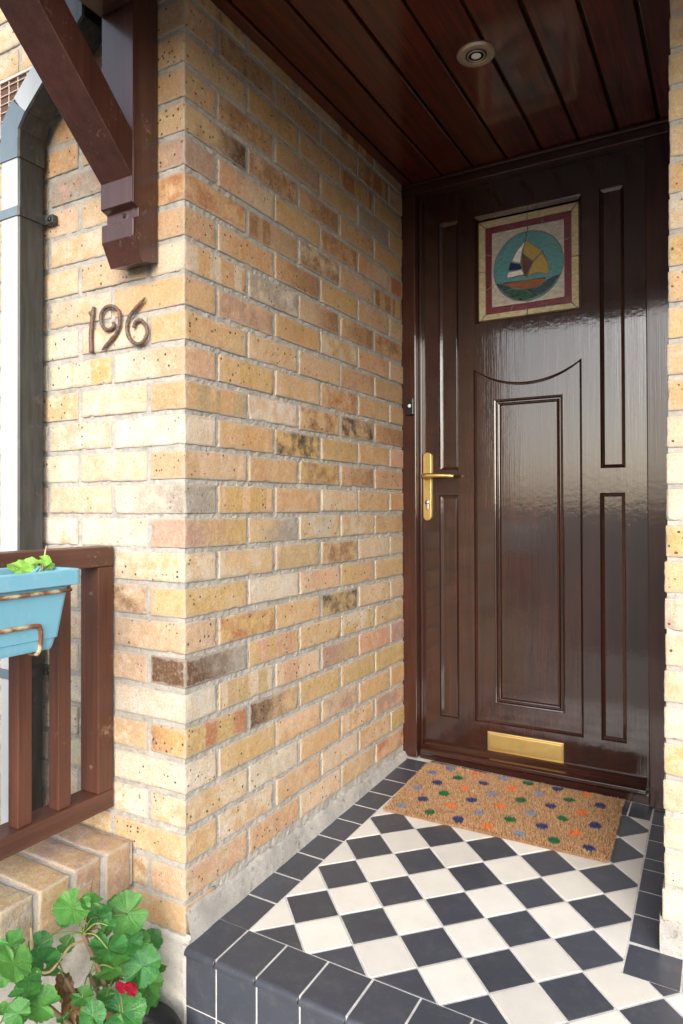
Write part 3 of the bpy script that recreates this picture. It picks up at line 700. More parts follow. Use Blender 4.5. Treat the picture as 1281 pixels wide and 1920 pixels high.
# letter plate
lp = box('letter_plate', .2905, .5408, LY-.0045, LY+.001, .0170, .0855, MBRASS, dr, .0018); WL['lp'] = 0
lpf = box('flap', .2965, .5348, LY-.0075, LY-.0046, .0285, .0795, MBRASS, lp, .0015)
for k in range(3): box('groove_bead', .2970, .5343, LY-.0066, LY-.0046, .0192+.0031*k, .0214+.0031*k, MBRASSD, lp, .0006)
box('shadow_surround', .2880, .5433, LY-.0012, LY+.0005, .0145, .0880, MBLKPL, lp, .0005)
# handle
hd = empty('door_handle', (.0768, LY, .915), dr)
def stadium(x, z0, z1, r, n=12):
    return [(x+r*math.cos(a), z1-r+r*math.sin(a)) for a in [math.pi*k/n for k in range(n+1)]]+[(x+r*math.cos(a), z0+r+r*math.sin(a)) for a in [math.pi+math.pi*k/n for k in range(n+1)]]
prism_poly('backplate', stadium(.0770, .7955, 1.0365, .0150), 'y', LY-.009, LY+.001, MBRASS, hd, .0014)
hy = LY-.050
pth = smooth_path([(.0770, LY-.008, .9510), (.0770, LY-.030, .9510), (.0775, hy+.006, .9510), (.0860, hy-.001, .9515), (.1050, hy-.002, .9525), (.1400, hy-.001, .9520), (.1700, hy+.002, .9505), (.1890, hy+.006, .9490)], 5)
rd = [.0095 if p.y > LY-.03 else .0088-.0022*max(0, (p.x-.09)/.1) for p in pth]
tube('lever', pth, rd, MBRASS, hd, 14)
lathe('rosette', [(.0001, -.0135), (.010, -.0135), (.0120, -.011), (.0125, -.0085)], MBRASSD, hd, (.0770, LY, .9510), 24, 'y')
kc = empty('lock_cylinder', (.0768, LY-.009, .857), hd)
lathe('barrel', [(.0001, -.003), (.0075, -.003), (.0082, -.002), (.0082, .002)], MSTEEL, kc, (.0768, LY-.009, .8600), 24, 'y')
prism_poly('body', stadium(.0768, .8330, .8560, .0048), 'y', LY-.0110, LY-.008, MSTEEL, kc, .0006)
box('keyway', .0761, .0775, LY-.0126, LY-.0118, .8555, .8648, MBLKPL, kc, 0)

# stained glass
sg = empty('stained_glass', (.428, LY+.012, 1.647), dr)
def glass(name, col, rough=.12):
    m = N(name); c = m.coord(); a = m.noise(c, 24, 3, .6); st = m.noise(m.coord((1, 1, 2.5)), 70, 3, .6)
    cc = m.mix(m.ramp(st, [(.3, 0), (.7, 1)]), tuple(x*.72 for x in col), tuple(min(1, x*1.25) for x in col))
    return m.fin(cc, rough, m.bump(m.math('ADD', a, m.math('MULTIPLY', st, .4)), .22, .004), Coat_Weight=1.0, Coat_Roughness=.03, Coat_IOR=1.7, Specular_IOR_Level=.7)
GC = dict(gold=(.44, .37, .22), red=(.14, .028, .040), clear=(.42, .385, .34), teal=(.085, .235, .26), white=(.62, .62, .60), blue=(.012, .022, .085), yellow=(.34, .245, .06), brown=(.105, .045, .040), hull=(.24, .085, .030), green=(.028, .075, .055), sea=(.026, .065, .075))
GM = {k: glass(k+'_glass', v) for k, v in GC.items()}
MLEAD = plain('lead_came', (.15, .15, .145), .36, .25, 150, .2, Metallic=.5)
GY = LY+.0135
_lift = [0]
def pane(pts, g, lift=0.0): return prism_poly('pane', pts, 'y', GY-lift-.0002, GY+.002, GM[g], sg)
def lead(pts, closed=False, r=.0016, lift=.0): 
    p3 = [(x, GY-lift-.0004, z) for x, z in pts]
    return tube('lead', p3, r, MLEAD, sg, 6, closed)
X0, X1, Z0, Z1 = .2625, .5945, 1.4755, 1.8205; a1, a2 = .0245, .0455; xm, zm = (X0+X1)/2, (Z0+Z1)/2
def Q(i): return [(X0+i, Z0+i), (X1-i, Z0+i), (X1-i, Z1-i), (X0+i, Z1-i)]
q0, q1, q2 = Q(0), Q(a1), Q(a2)
for i in range(4):
    j = (i+1) % 4; mo = ((q0[i][0]+q0[j][0])/2, (q0[i][1]+q0[j][1])/2); mi = ((q1[i][0]+q1[j][0])/2, (q1[i][1]+q1[j][1])/2)
    pane([q0[i], mo, mi, q1[i]], 'gold'); pane([mo, q0[j], q1[j], mi], 'gold'); lead([mo, mi]); lead([q0[i], q1[i]])
    fr = [0, .30, .72, 1]
    for a, b in zip(fr[:-1], fr[1:]):
        L2 = lambda q, t: (q[i][0]+(q[j][0]-q[i][0])*t, q[i][1]+(q[j][1]-q[i][1])*t)
        pane([L2(q1, a), L2(q1, b), L2(q2, b), L2(q2, a)], 'red')
        if b < 1: lead([L2(q1, b), L2(q2, b)], r=.0019)
    mq = ((q2[i][0]+q2[j][0])/2, (q2[i][1]+q2[j][1])/2)
lead(q0, True, .0018); lead(q1, True); lead(q2, True)
CCX, CCZ, CR = .4305, 1.643, .1155
hx = (X1-a2-X0-a2)/2
circ = [(CCX+CR*math.cos(2*math.pi*k/64), CCZ+CR*math.sin(2*math.pi*k/64)) for k in range(64)]
for (sx_, sz_) in ((1, 1), (-1, 1), (-1, -1), (1, -1)):
    cx_, cz_ = (q2[2][0] if sx_ > 0 else q2[0][0]), (q2[2][1] if sz_ > 0 else q2[0][1])
    aa = [math.pi/2*k/16 for k in range(17)]
    arcp = [(CCX+sx_*CR*math.cos(t), CCZ+sz_*CR*math.sin(t)) for t in aa]
    pane([(cx_, CCZ), (cx_, cz_), (CCX, cz_)]+arcp[::-1], 'clear')
for z_ in (q2[0][1], q2[2][1]): lead([(CCX, z_), (CCX, CCZ+(CR if z_ > CCZ else -CR))])
for half in (1, -1):
    pane([(CCX-.004, CCZ+CR)]+[(CCX+half*CR*math.sin(math.pi*k/32), CCZ+CR*math.cos(math.pi*k/32)) for k in range(1, 32)]+[(CCX-.004, CCZ-CR)], 'teal')
lead([(CCX-.004, CCZ+CR), (.4235, 1.7265)])
PN = [('green', [(.3495, 1.5681), (.3833, 1.5725), (.4194, 1.567), (.4618, 1.5403), (.4406, 1.532), (.4156, 1.5285), (.3780, 1.5410)]), ('sea', [(.3244, 1.5996), (.3467, 1.5959), (.3742, 1.5768), (.3484, 1.5682)]),
      ('sea', [(.4247, 1.5662), (.4514, 1.5672), (.4743, 1.5724), (.5141, 1.5694), (.4898, 1.5493), (.4695, 1.5401)]), ('sea', [(.4918, 1.5851), (.5108, 1.5953), (.5331, 1.5978), (.5159, 1.5715), (.476, 1.5739)]),
      ('hull', [(.3485, 1.5974), (.4231, 1.5959), (.4901, 1.5942), (.4743, 1.5731), (.4514, 1.5679), (.4229, 1.5672), (.3724, 1.5808)]), ('white', [(.422, 1.7272), (.3948, 1.7), (.3765, 1.6672), (.4054, 1.6565), (.4084, 1.6758), (.4121, 1.6967)]),
      ('blue', [(.3728, 1.6635), (.4054, 1.6534), (.4097, 1.6377), (.3653, 1.6383)]), ('white', [(.3653, 1.6321), (.4096, 1.6345), (.4185, 1.6153), (.3615, 1.6135)]), ('brown', [(.4128, 1.684), (.4483, 1.6541), (.4214, 1.6101), (.4118, 1.6355), (.4091, 1.6576)]),
      ('yellow', [(.4245, 1.7270), (.4521, 1.707), (.4784, 1.6831), (.4483, 1.6559), (.4140, 1.6854), (.4180, 1.7098)]), ('yellow', [(.4794, 1.6804), (.4956, 1.642), (.4998, 1.6035), (.4692, 1.6141), (.4516, 1.6143), (.4254, 1.6059), (.4500, 1.6535)])]
for i, (g, pts) in enumerate(PN):
    pane(pts, g, .0006+.00003*i); lead(pts, True, .0013, .0006)
lead(circ, True, .0016, .0003)

# door bell
db = tag(empty('doorbell', (.0318, FY, 1.197)), 'small black doorbell with a white button on the left door jamb', 'doorbell')
box('case', .0175, .0460, FY-.013, FY-.0003, 1.167, 1.227, MBLKPL, db, .003)
lathe('button', [(.0001, -.0165), (.0050, -.0160), (.0062, -.0145), (.0064, -.0125)], MWHITE, db, (.0318, FY, 1.199), 20, 'y')

# ------------------------------------------------------------------ doormat
mt = tag(empty('doormat', (.42, .915, floorz(.42, .915))), 'tan coir doormat with coloured dots in front of the door', 'doormat')
MROT = .035
DOTS = [(.189, 1.074, 's'), (.28, 1.075, 'o'), (.368, 1.078, 'l'), (.447, 1.082, 'g'), (.537, 1.087, 'n'), (.623, 1.088, 'o'), (.149, 1.009, 's'), (.238, 1.011, 'g'), (.323, 1.014, 'n'), (.412, 1.019, 'o'), (.495, 1.023, 'l'), (.584, 1.026, 'g'), (.67, 1.033, 'n'),
        (.151, .884, 'l'), (.192, .948, 'n'), (.282, .951, 'o'), (.369, .953, 'l'), (.456, .956, 'g'), (.544, .96, 'n'), (.631, .963, 'o'), (.198, .82, 'n'), (.239, .885, 'g'), (.328, .884, 'n'), (.415, .887, 'o'), (.504, .889, 'l'), (.591, .899, 'g'), (.679, .903, 'n'),
        (.157, .751, 'l'), (.287, .822, 'o'), (.372, .819, 'l'), (.461, .824, 'g'), (.549, .828, 'n'), (.637, .833, 'o'), (.246, .754, 'g'), (.334, .755, 'n'), (.419, .756, 'o'), (.508, .758, 'l'), (.596, .767, 'g'), (.685, .772, 'n')]
def fib(name, c): return plain(name, c, .9, .45, 160, .1, Specular_IOR_Level=.15)
FM = [fib('coir_fibre', (.36, .21, .108)), fib('coir_fibre_dark', (.24, .136, .066)), fib('coir_fibre_pale', (.45, .29, .165)), fib('dot_slate', (.12, .145, .22)), fib('dot_orange', (.60, .16, .055)), fib('dot_navy', (.035, .045, .13)), fib('dot_green', (.018, .11, .045)), fib('dot_pale_slate', (.19, .21, .28))]
DI = dict(s=3, o=4, n=5, g=6, l=7)
ca, sa = math.cos(MROT), math.sin(MROT)
def mw(u, v): x = .42+u*ca-v*sa; y = .915+u*sa+v*ca; return x, y
cor = [mw(u, v) for u, v in ((-.306, -.181), (.306, -.181), (.306, .181), (-.306, .181))]
bv3 = [(x, y, floorz(x, y)+.001) for x, y in cor]+[(x, y, floorz(x, y)+.009) for x, y in cor]
cc = W(mt)
mobj('backing', [Vector(p)-cc for p in bv3], [(0, 3, 2, 1), (4, 5, 6, 7), (0, 1, 5, 4), (1, 2, 6, 5), (2, 3, 7, 6), (3, 0, 4, 7)], FM[1], mt, cc)
V = []; Fc = []; mi = []; NF_ = 60000
uu = rng.uniform(-.311, .311, NF_); vq = rng.uniform(-.186, .186, NF_); hh_ = rng.uniform(.0105, .0140, NF_); aa = rng.uniform(0, 2*math.pi, NF_); tl = rng.uniform(.0, .0030, NF_); wd = rng.uniform(.00045, .0009, NF_)
dots = np.array([(d[0], d[1]) for d in DOTS]); rd_ = [.0166+random.uniform(-.001, .001) for _ in DOTS]
for i in range(NF_):
    x, y = mw(uu[i], vq[i]); z = floorz(x, y)+.004; k = int(rng.choice([0, 0, 0, 1, 2, 2]))
    e = max(abs(uu[i])-.296, abs(vq[i])-.171, 0)/.015
    tx, ty = x+tl[i]*math.cos(aa[i])+e*.005*(1 if uu[i] > .29 else -1 if uu[i] < -.29 else 0), y+tl[i]*math.sin(aa[i])+e*.005*(1 if vq[i] > .165 else -1 if vq[i] < -.165 else 0)
    d = np.hypot(dots[:, 0]-tx, dots[:, 1]-ty); q = int(d.argmin())
    if d[q] < rd_[q]+rng.normal(0, .0009): k = DI[DOTS[q][2]]
    zt = z+hh_[i]-e*.004+.0025*mn.noise((x*30, y*30, 0)); s, c_ = math.sin(aa[i]+1.2)*wd[i], math.cos(aa[i]+1.2)*wd[i]; b = len(V)
    V += [(x-c_-cc.x, y-s-cc.y, z-cc.z), (x+c_-cc.x, y+s-cc.y, z-cc.z), (tx+c_*.8-cc.x, ty+s*.8-cc.y, zt-cc.z), (tx-c_*.8-cc.x, ty-s*.8-cc.y, zt-.0005-cc.z)]
    Fc.append((b, b+1, b+2, b+3)); mi.append(k)
tag(mobj('pile', V, Fc, None, mt, cc, mats=FM, fmi=mi), kind='stuff')

# ------------------------------------------------------------------ gallows bracket
gb = tag(empty('canopy_bracket', (-.123, -.04, 1.38)), 'dark brown timber bracket with diagonal brace above the house number', 'bracket')
PX0, PX1 = -.1706, -.0748
post = [(-.004, 2.0), (-.0745, 2.0), (-.0745, 1.487), (-.060, 1.482), (-.060, 1.462), (-.0745, 1.455), (-.0745, 1.418), (-.050, 1.369), (-.004, 1.380)]
prism_poly('post', [(y, z) for y, z in post], 'x', PX0, PX1, MBRK, gb, .0015)
s1, s2 = 1.4665, 1.5625
br = [(-.0755, s1+.0755), (-.0755, s2+.0755), (s2-1.983, 1.983), (s1-1.983, 1.983)]
prism_poly('brace', br, 'x', PX0+.001, PX1-.001, MBRK, gb, .0015)
prism_poly('brace_foot', [(-.0750, 1.487), (-.0775, 1.489), (-.0775, s1+.0765), (-.0750, s1+.0765)], 'x', PX0+.001, PX1-.001, MBRK, gb, .0004)
box('top_beam', PX0, PX1, CY0+.072, -.076, SOFZ-.075, SOFZ-.002, MBRK, gb, .002)
lathe('bolt_hole', [(.0001, -.0004), (.0055, -.0004), (.0055, .001)], MBLACKGAP, gb, (-.116, -.0602, 1.472), 20, 'y')

# ------------------------------------------------------------------ house numerals (cast twig shapes)
m = N('rusty_cast_iron'); c = m.coord(); f = m.noise(c, 160, 4, .7); f2 = m.noise(c, 60, 3)
mc = m.mix(m.ramp(f, [(.35, 0), (.65, 1)]), (.07, .042, .034), (.21, .15, .125)); mc = m.mix(m.math('MULTIPLY', m.ramp(f2, [(.5, 0), (.65, 1)]), .6), mc, (.20, .095, .05))
MIRON = m.fin(mc, .62, m.bump(f, .8, .002), Metallic=.35)
NUM = {'one': [(-.2714, 1.3122), (-.2745, 1.3039), (-.277, 1.2902), (-.279, 1.273), (-.2823, 1.2419), (-.2806, 1.2066)],
       'nine': [(-.2078, 1.2668), (-.2061, 1.2571), (-.2237, 1.2517), (-.2397, 1.2594), (-.2489, 1.2759), (-.2446, 1.2961), (-.2261, 1.3055), (-.2042, 1.3014), (-.1892, 1.2864), (-.1873, 1.264), (-.1945, 1.2445), (-.2163, 1.2267), (-.2323, 1.2158), (-.2446, 1.2081)],
       'six': [(-.1083, 1.3083), (-.1239, 1.297), (-.1401, 1.2861), (-.1553, 1.2731), (-.164, 1.2541), (-.1617, 1.2335), (-.1483, 1.2167), (-.1309, 1.2082), (-.1125, 1.2123), (-.1016, 1.2291), (-.1068, 1.2464), (-.1216, 1.2597), (-.1378, 1.2572), (-.1429, 1.2454)]}
for nm, pts in NUM.items():
    p3 = smooth_path([(x, -.0085, z) for x, z in pts], 8); L_ = len(p3)
    rad = [.0043*(1+.14*mn.noise((i*.30, len(nm), 0))) for i in range(L_)]
    if nm == 'one': rad = [r*(1+.25*(i/L_)) for i, r in enumerate(rad)]; rad[0] *= .7
    else:
        tip = range(L_-8, L_) if nm == 'nine' else range(7, -1, -1)
        for q, i in enumerate(tip): rad[i] *= 1-.085*q
    o = tube('house_numeral', p3, rad, MIRON, None, 12, jit=.14)
    tag(o, {'one': 'straight rusty twig shaped numeral one, leftmost of the house number', 'nine': 'rusty numeral nine with its loop at the top, middle of the house number', 'six': 'rusty numeral six with its loop at the bottom, nearest the wall corner'}[nm], 'numeral', 'house number')
    if nm == 'one':
        o2 = tube('twig_knot', [(-.2775, -.009, 1.2935), (-.2825, -.0105, 1.2985), (-.2850, -.0115, 1.3005)], [.005, .0048, .0025], MIRON, o, 8, jit=.3)

# ------------------------------------------------------------------ air vent
vt = tag(empty('air_vent', (-.56, -.004, 1.86)), 'small pale lattice air vent high on the wall by the downpipe', 'vent')
MVENT = plain('pale_vent_plastic', (.62, .50, .44), .6, .15, 60, .1)
VX0, VX1, VZ0, VZ1 = -.700, -.482, 1.80, 1.948
box('recess', VX0, VX1, -.0035, .002, VZ0, VZ1, plain('vent_shadow', (.10, .055, .035), .9), vt, 0)
box('frame_bar', VX0, VX1, -.009, -.0036, VZ1-.007, VZ1, MVENT, vt, .001); box('frame_bar', VX0, VX1, -.009, -.0036, VZ0, VZ0+.007, MVENT, vt, .001)
box('frame_bar', VX0, VX0+.007, -.0088, -.0038, VZ0+.0072, VZ1-.0072, MVENT, vt, .001); box('frame_bar', VX1-.007, VX1, -.0088, -.0038, VZ0+.0072, VZ1-.0072, MVENT, vt, .001)
for k in range(1, 7): box('lattice_bar', VX0+.0072, VX1-.0072, -.0075, -.0037, VZ0+k*.0215-.0012, VZ0+k*.0215+.0012, MVENT, vt, .0006, 1)
for k in range(1, 6): box('lattice_bar', VX0+k*.0363-.0012, VX0+k*.0363+.0012, -.0068, -.0036, VZ0+.0072, VZ1-.0072, MVENT, vt, .0006, 1)

# ------------------------------------------------------------------ downpipe
dp = tag(empty('downpipe', (-.474, -.05, GZ)), 'square grey plastic downpipe with an angled top bend beside the bracket', 'downpipe')
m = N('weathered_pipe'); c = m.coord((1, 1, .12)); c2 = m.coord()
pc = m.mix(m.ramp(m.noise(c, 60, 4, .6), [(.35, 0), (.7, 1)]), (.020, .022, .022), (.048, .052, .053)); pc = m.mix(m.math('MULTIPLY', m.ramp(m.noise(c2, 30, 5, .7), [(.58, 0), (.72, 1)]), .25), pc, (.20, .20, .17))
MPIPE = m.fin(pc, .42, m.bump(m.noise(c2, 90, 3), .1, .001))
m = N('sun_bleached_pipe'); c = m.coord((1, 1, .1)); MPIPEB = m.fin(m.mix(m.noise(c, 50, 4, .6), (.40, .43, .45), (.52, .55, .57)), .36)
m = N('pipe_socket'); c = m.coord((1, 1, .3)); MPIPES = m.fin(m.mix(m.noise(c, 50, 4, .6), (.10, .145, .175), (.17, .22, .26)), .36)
PXa, PXb, PYa, PYb = -.508, -.440, -.0845, -.0195
def sq_tube(name, path, hw, front, par, grow=0):
    """square section swept in the xz plane; the section's y side faces the street"""
    V = []; Fc = []; mi = []; ya, yb = PYa-grow, PYb+grow; hw += grow; n = len(path); pts = [Vector((p[0], 0, p[1])) for p in path]
    for i, p in enumerate(pts):
        t1 = (pts[i]-pts[i-1]).normalized() if i else (pts[1]-pts[0]).normalized(); t2 = (pts[i+1]-pts[i]).normalized() if i < n-1 else t1
        t = (t1+t2).normalized(); nn = Vector((t.z, 0, -t.x)); k = hw/max(.3, t.dot(t1)); b_ = .004
        for sx_, y in ((-1, ya+b_), (-1+b_/hw, ya), (1-b_/hw, ya), (1, ya+b_), (1, yb), (-1, yb)): q = p+nn*k*sx_; V.append(Vector((q.x, y, q.z)))
    for i in range(n-1):
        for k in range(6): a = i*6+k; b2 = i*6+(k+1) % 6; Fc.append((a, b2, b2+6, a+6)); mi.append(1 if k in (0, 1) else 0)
    Fc += [tuple(range(6))[::-1], tuple(range((n-1)*6, n*6))]; mi += [0, 0]
    c = sum(V, Vector())/len(V); return mobj(name, [v-c for v in V], Fc, None, par, c, mats=[MPIPE, front], fmi=mi)
sq_tube('lower_pipe', [(-.474, GZ), (-.474, 1.715)], .034, MPIPEB, dp)
sq_tube('socket_band', [(-.474, 1.672), (-.474, 1.718)], .034, MPIPES, dp, .003)
sq_tube('pipe_bend', [(-.474, 1.7185), (-.474, 1.752), (-.440, 1.793)], .0345, MPIPES, dp, .0015)
sq_tube('offset_pipe', [(-.4395, 1.7936), (-.290, 1.915)], .034, MPIPEB, dp)
sq_tube('pipe_bend', [(-.2895, 1.9155), (-.252, 1.945), (-.252, 1.985)], .0345, MPIPE, dp, .0015)
sq_tube('upper_pipe', [(-.252, 1.9855), (-.252, 2.30)], .034, MPIPE, dp)
for zz_ in (1.545, .45):
    sq_tube('clip_band', [(-.474, zz_-.011), (-.474, zz_+.011)], .034, MPIPES, dp, .0035)
    box('clip_lug', PXb+.003, PXb+.032, -.016, -.001, zz_-.011, zz_+.011, MPIPE, dp, .002)
    lathe('screw', [(.0001, -.019), (.005, -.0185), (.006, -.016)], MBLKPL, dp, (PXb+.020, 0, zz_), 14, 'y')
m = N('brass_tint')

# ------------------------------------------------------------------ railing
rl = tag(empty('railing', (-.242, -.7, .104)), 'brown stained wooden railing on the low garden wall', 'railing')
RX0, RX1 = -.2727, -.212
box('top_rail', RX0, RX1, -1.5, -.0035, .711, .756, MRAILY, rl, .003)
box('bottom_rail', RX0, RX1, -1.5, -.0035, .163, .205, MRAILY, rl, .003)
st = box('end_post', RX0+.0008, RX1-.0008, -.0465, -.004, .2052, .7105, MRAIL, rl, .0025)
for zs in (.650, .262): lathe('screw_head', [(.0001, -.0012), (.004, -.0008), (.0058, .0004), (.0072, .0012)], MBLACKGAP if zs < 0 else plain('screw_hole', (.10, .07, .06), .7), st, (-.238, -.0467, zs), 16, 'y')
y = -.112
while y > -1.45:
    box('baluster', -.2530, -.2215, y-.032, y, .2048, .7112, MRAIL, rl, .002); y -= .0945

# ------------------------------------------------------------------ hanging trough planter
tp = tag(empty('trough_planter', (-.115, -.53, .585)), 'pale blue plastic trough planter hanging on the wooden railing', 'planter')
m = N('blue_plastic'); c = m.coord(); f = m.noise(c, 9, 4, .6)
bcol = m.mix(m.ramp(f, [(.35, 0), (.7, 1)]), (.14, .37, .49), (.17, .41, .53)); bcol = m.mix(m.math('MULTIPLY', m.ramp(m.noise(c, 70, 4, .7), [(.60, 0), (.72, 1)]), .22), bcol, (.50, .55, .55))
bcol = m.mix(m.math('MULTIPLY', m.ramp(m.noise(m.coord((1, 1, .12)), 38, 4, .6), [(.5, 0), (.75, 1)]), .22), bcol, (.36, .46, .48))
MBLUE = m.fin(bcol, .38, m.bump(m.noise(c, 120, 2), .05, .001))
TX0, TX1, TY0, TY1 = -.187, -.043, -.83, -.230
rings = [(.024, .587), (.0225, .592), (.0205, .606), (.0200, .6065), (.0185, .6075), (.0105, .6985), (.0085, .7010), (.0015, .7015), (0, .703), (0, .728), (.002, .7305), (.0125, .7305), (.0140, .7285), (.0150, .700), (.030, .600)]
V = []; Fc = []
def rrect(x0, x1, y0, y1, r, n=5):
    o = []
    for (cx_, cy_, a0) in ((x1-r, y1-r, 0), (x0+r, y1-r, 90), (x0+r, y0+r, 180), (x1-r, y0+r, 270)):
        for k in range(n+1): t = math.radians(a0+90*k/n); o.append((cx_+r*math.cos(t), cy_+r*math.sin(t)))
    return o
for ins, z in rings:
    e = 2.0*ins if z < .702 else ins        # the ends taper more than the sides
    for x, y in rrect(TX0+ins, TX1-ins, TY0+e, TY1-e, max(.004, .012-.2*ins)): V.append(Vector((x, y, z))-W(tp))
n = 24
for s in range(len(rings)-1):
    for i in range(n): Fc.append((s*n+i, s*n+(i+1) % n, (s+1)*n+(i+1) % n, (s+1)*n+i))
Fc.append(tuple(range(n))[::-1]); Fc.append(tuple(range((len(rings)-1)*n, len(rings)*n)))
o = mobj('trough', V, Fc, MBLUE, tp, W(tp), smooth=False)
bm = bmesh.new(); bm.from_mesh(o.data); bmesh.ops.recalc_face_normals(bm, faces=bm.faces); bm.to_mesh(o.data); bm.free()
MSOIL = plain('potting_soil', (.035, .024, .017), .95, .5, 90, .8)
V, Fc = rough_face((TX0+.016, TY0+.016, .712), (TX1-TX0-.032, 0, 0), (0, TY1-TY0-.032, 0), 14, 60, (0, 0, 1), .006, 60); mobj('soil', V, Fc, MSOIL, tp, smooth=False)
m = N('rusty_wire'); c = m.coord(); f = m.noise(c, 120, 4, .7)
MRUST = m.fin(m.mix(m.ramp(m.noise(c, 45, 4, .6), [(.45, 0), (.6, 1)]), m.mix(f, (.10, .032, .012), (.26, .10, .03)), (.46, .36, .22)), .75, m.bump(f, .6, .001))
hg = tag(empty('planter_hanger', (-.115, -.4, .60)), 'rusty wire hanger holding the blue trough to the railing', 'hanger')
e_ = .0035
tube('wire_ring', [(TX1-.0105+e_, TY0-.0, .692), (TX1-.0105+e_, -.270, .692), (TX1-.0125+e_, -.250, .692), (TX1-.025, TY1-.0165, .692), (TX0+.03, TY1-.0165, .692), (TX0+.004, TY1-.03, .692), (TX0+.004, TY0, .692)], .0036, MRUST, hg, 8, jit=.2)
xw = TX1-.0175
tube('wire_foot', smooth_path([(xw+.002, -.70, .635), (xw+.004, -.42, .635), (xw+.005, -.325, .635), (xw+.004, -.312, .630), (xw+.0015, -.308, .618), (xw-.001, -.307, .596), (xw-.006, -.308, .584), (xw-.020, -.309, .5815), (-.19, -.309, .582)], 5), .0038, MRUST, hg, 8, jit=.2)

# ------------------------------------------------------------------ leaves
def leaf_mesh(name, mat, seed, lobes=7, cup=.22, ruf=.10):
    r_ = random.Random(seed); V = [(0, 0, 0)]; Fc = []; NR, NAg = 6, 56; ph = r_.uniform(0, 6)
    for i in range(1, NR+1):
        t = i/NR
        for k in range(NAg):
            a = -math.pi+2*math.pi*(k+.5)/NAg
            lob = abs(math.cos(a*lobes/2)); sc_ = .05*math.cos(a*lobes*3+ph)
            rr = 1-.09*(1-lob)**1.5+sc_*.85
            notch = max(0, 1-(math.pi-abs(a))/.42); rr *= 1-.72*notch**1.3
            vein = (1-abs(math.cos(a*lobes/2)))**2
            z = cup*t*t*(.7+.3*math.sin(a+ph))+ruf*t*t*math.sin(a*4+ph)+.020*t*vein+.022*t**3*math.sin(a*lobes+ph*2)
            V.append((rr*t*math.cos(a), rr*t*math.sin(a), z))
    for k in range(NAg-1): Fc.append((0, 1+k, 2+k))
    for i in range(NR-1):
        for k in range(NAg-1): a = 1+i*NAg+k; Fc.append((a, a+NAg, a+NAg+1, a+1))
    me = bpy.data.meshes.new(name); me.from_pydata(V, [], Fc); me.materials.append(mat); me.polygons.foreach_set('use_smooth', [True]*len(me.polygons)); return me
def leaf_mat(name, c1, c2, c3, edge):
    m = N(name); raw = m.n('ShaderNodeTexCoord').outputs['Object']; c = m.coord()
    ln = m.n('ShaderNodeVectorMath', operation='LENGTH'); m.l(raw, ln.inputs[0])
    sp = m.n('ShaderNodeSeparateXYZ'); m.l(raw, sp.inputs[0]); an = m.math('ARCTAN2', sp.outputs[1], sp.outputs[0])
    vn = m.ramp(m.math('ABSOLUTE', m.math('COSINE', m.math('MULTIPLY', an, 3.5))), [(.90, 0), (.995, 1)])
    oi = m.n('ShaderNodeObjectInfo')
    col = m.mix(m.ramp(m.noise(c, 3.0, 4, .6), [(.35, 0), (.68, 1)]), c1, c2); col = m.mix(m.math('MULTIPLY', oi.outputs['Random'], .45), col, c3)
    col = m.mix(m.math('MULTIPLY', vn, .1), col, (.16, .33, .08)); col = m.mix(m.math('MULTIPLY', m.ramp(m.math('ADD', ln.outputs['Value'], m.math('MULTIPLY', m.noise(c, 9, 3), .2)), [(1.0, 0), (1.14, 1)]), .45), col, edge)
    col = m.mix(m.math('MULTIPLY', m.ramp(m.noise(c, 16, 3, .6), [(.68, 0), (.72, 1)]), .35), col, edge)
    nb = m.bump(m.math('SUBTRACT', m.noise(c, 12, 4), m.math('MULTIPLY', vn, .4)), .22, .06)
    tr = m.n('ShaderNodeBsdfTranslucent'); m.l(col, tr.inputs[0]); mx = m.n('ShaderNodeMixShader'); mx.inputs[0].default_value = .3
    mm = m.fin(col, .42, nb); m.l(m.b.outputs[0], mx.inputs[1]); m.l(tr.outputs[0], mx.inputs[2]); m.l(mx.outputs[0], m.out.inputs[0]); return mm
ML1 = leaf_mat('geranium_leaf', (.022, .140, .040), (.060, .245, .048), (.15, .36, .055), (.40, .38, .09))
ML2 = leaf_mat('dry_leaf', (.12, .065, .025), (.22, .125, .05), (.16, .10, .04), (.30, .2, .1))
ML3 = leaf_mat('seedling_leaf', (.17, .42, .05), (.30, .55, .09), (.36, .60, .14), (.35, .5, .1))
MST = plain('green_stem', (.14, .20, .05), .6, .3, 60, .2); MST2 = plain('woody_stem', (.17, .115, .065), .85, .35, 70, .5); MST3 = plain('dry_stalk', (.50, .38, .21), .8, .3, 60, .3)
LM = [leaf_mesh('leaf', ML1, s, 7, .16+.05*s, .06+.025*(s % 3)) for s in range(5)]; LD = [leaf_mesh('dry_leaf', ML2, 20+s, 5, .6, .35) for s in range(2)]; LS = [leaf_mesh('seedling_leaf', ML3, 40+s, 5, .2, .12) for s in range(2)]
camp = Vector((1.018, -1.11, .843))
def put_leaf(me, parent, pos, size, tilt, name='leaf'):
    o = bpy.data.objects.new(name, me); link(o, parent, pos); pos = Vector(pos)
    nrm = ((camp-pos).normalized()*.55+Vector((0, 0, .75))+Vector((random.uniform(-1, 1), random.uniform(-1, 1), random.uniform(-.4, .4)))*tilt).normalized()
    q = nrm.to_track_quat('Z', 'Y'); o.rotation_mode = 'QUATERNION'
    from mathutils import Quaternion
    o.rotation_quaternion = q @ Quaternion((0, 0, 1), random.uniform(0, 6.28)); o.scale = (size,)*3; return o

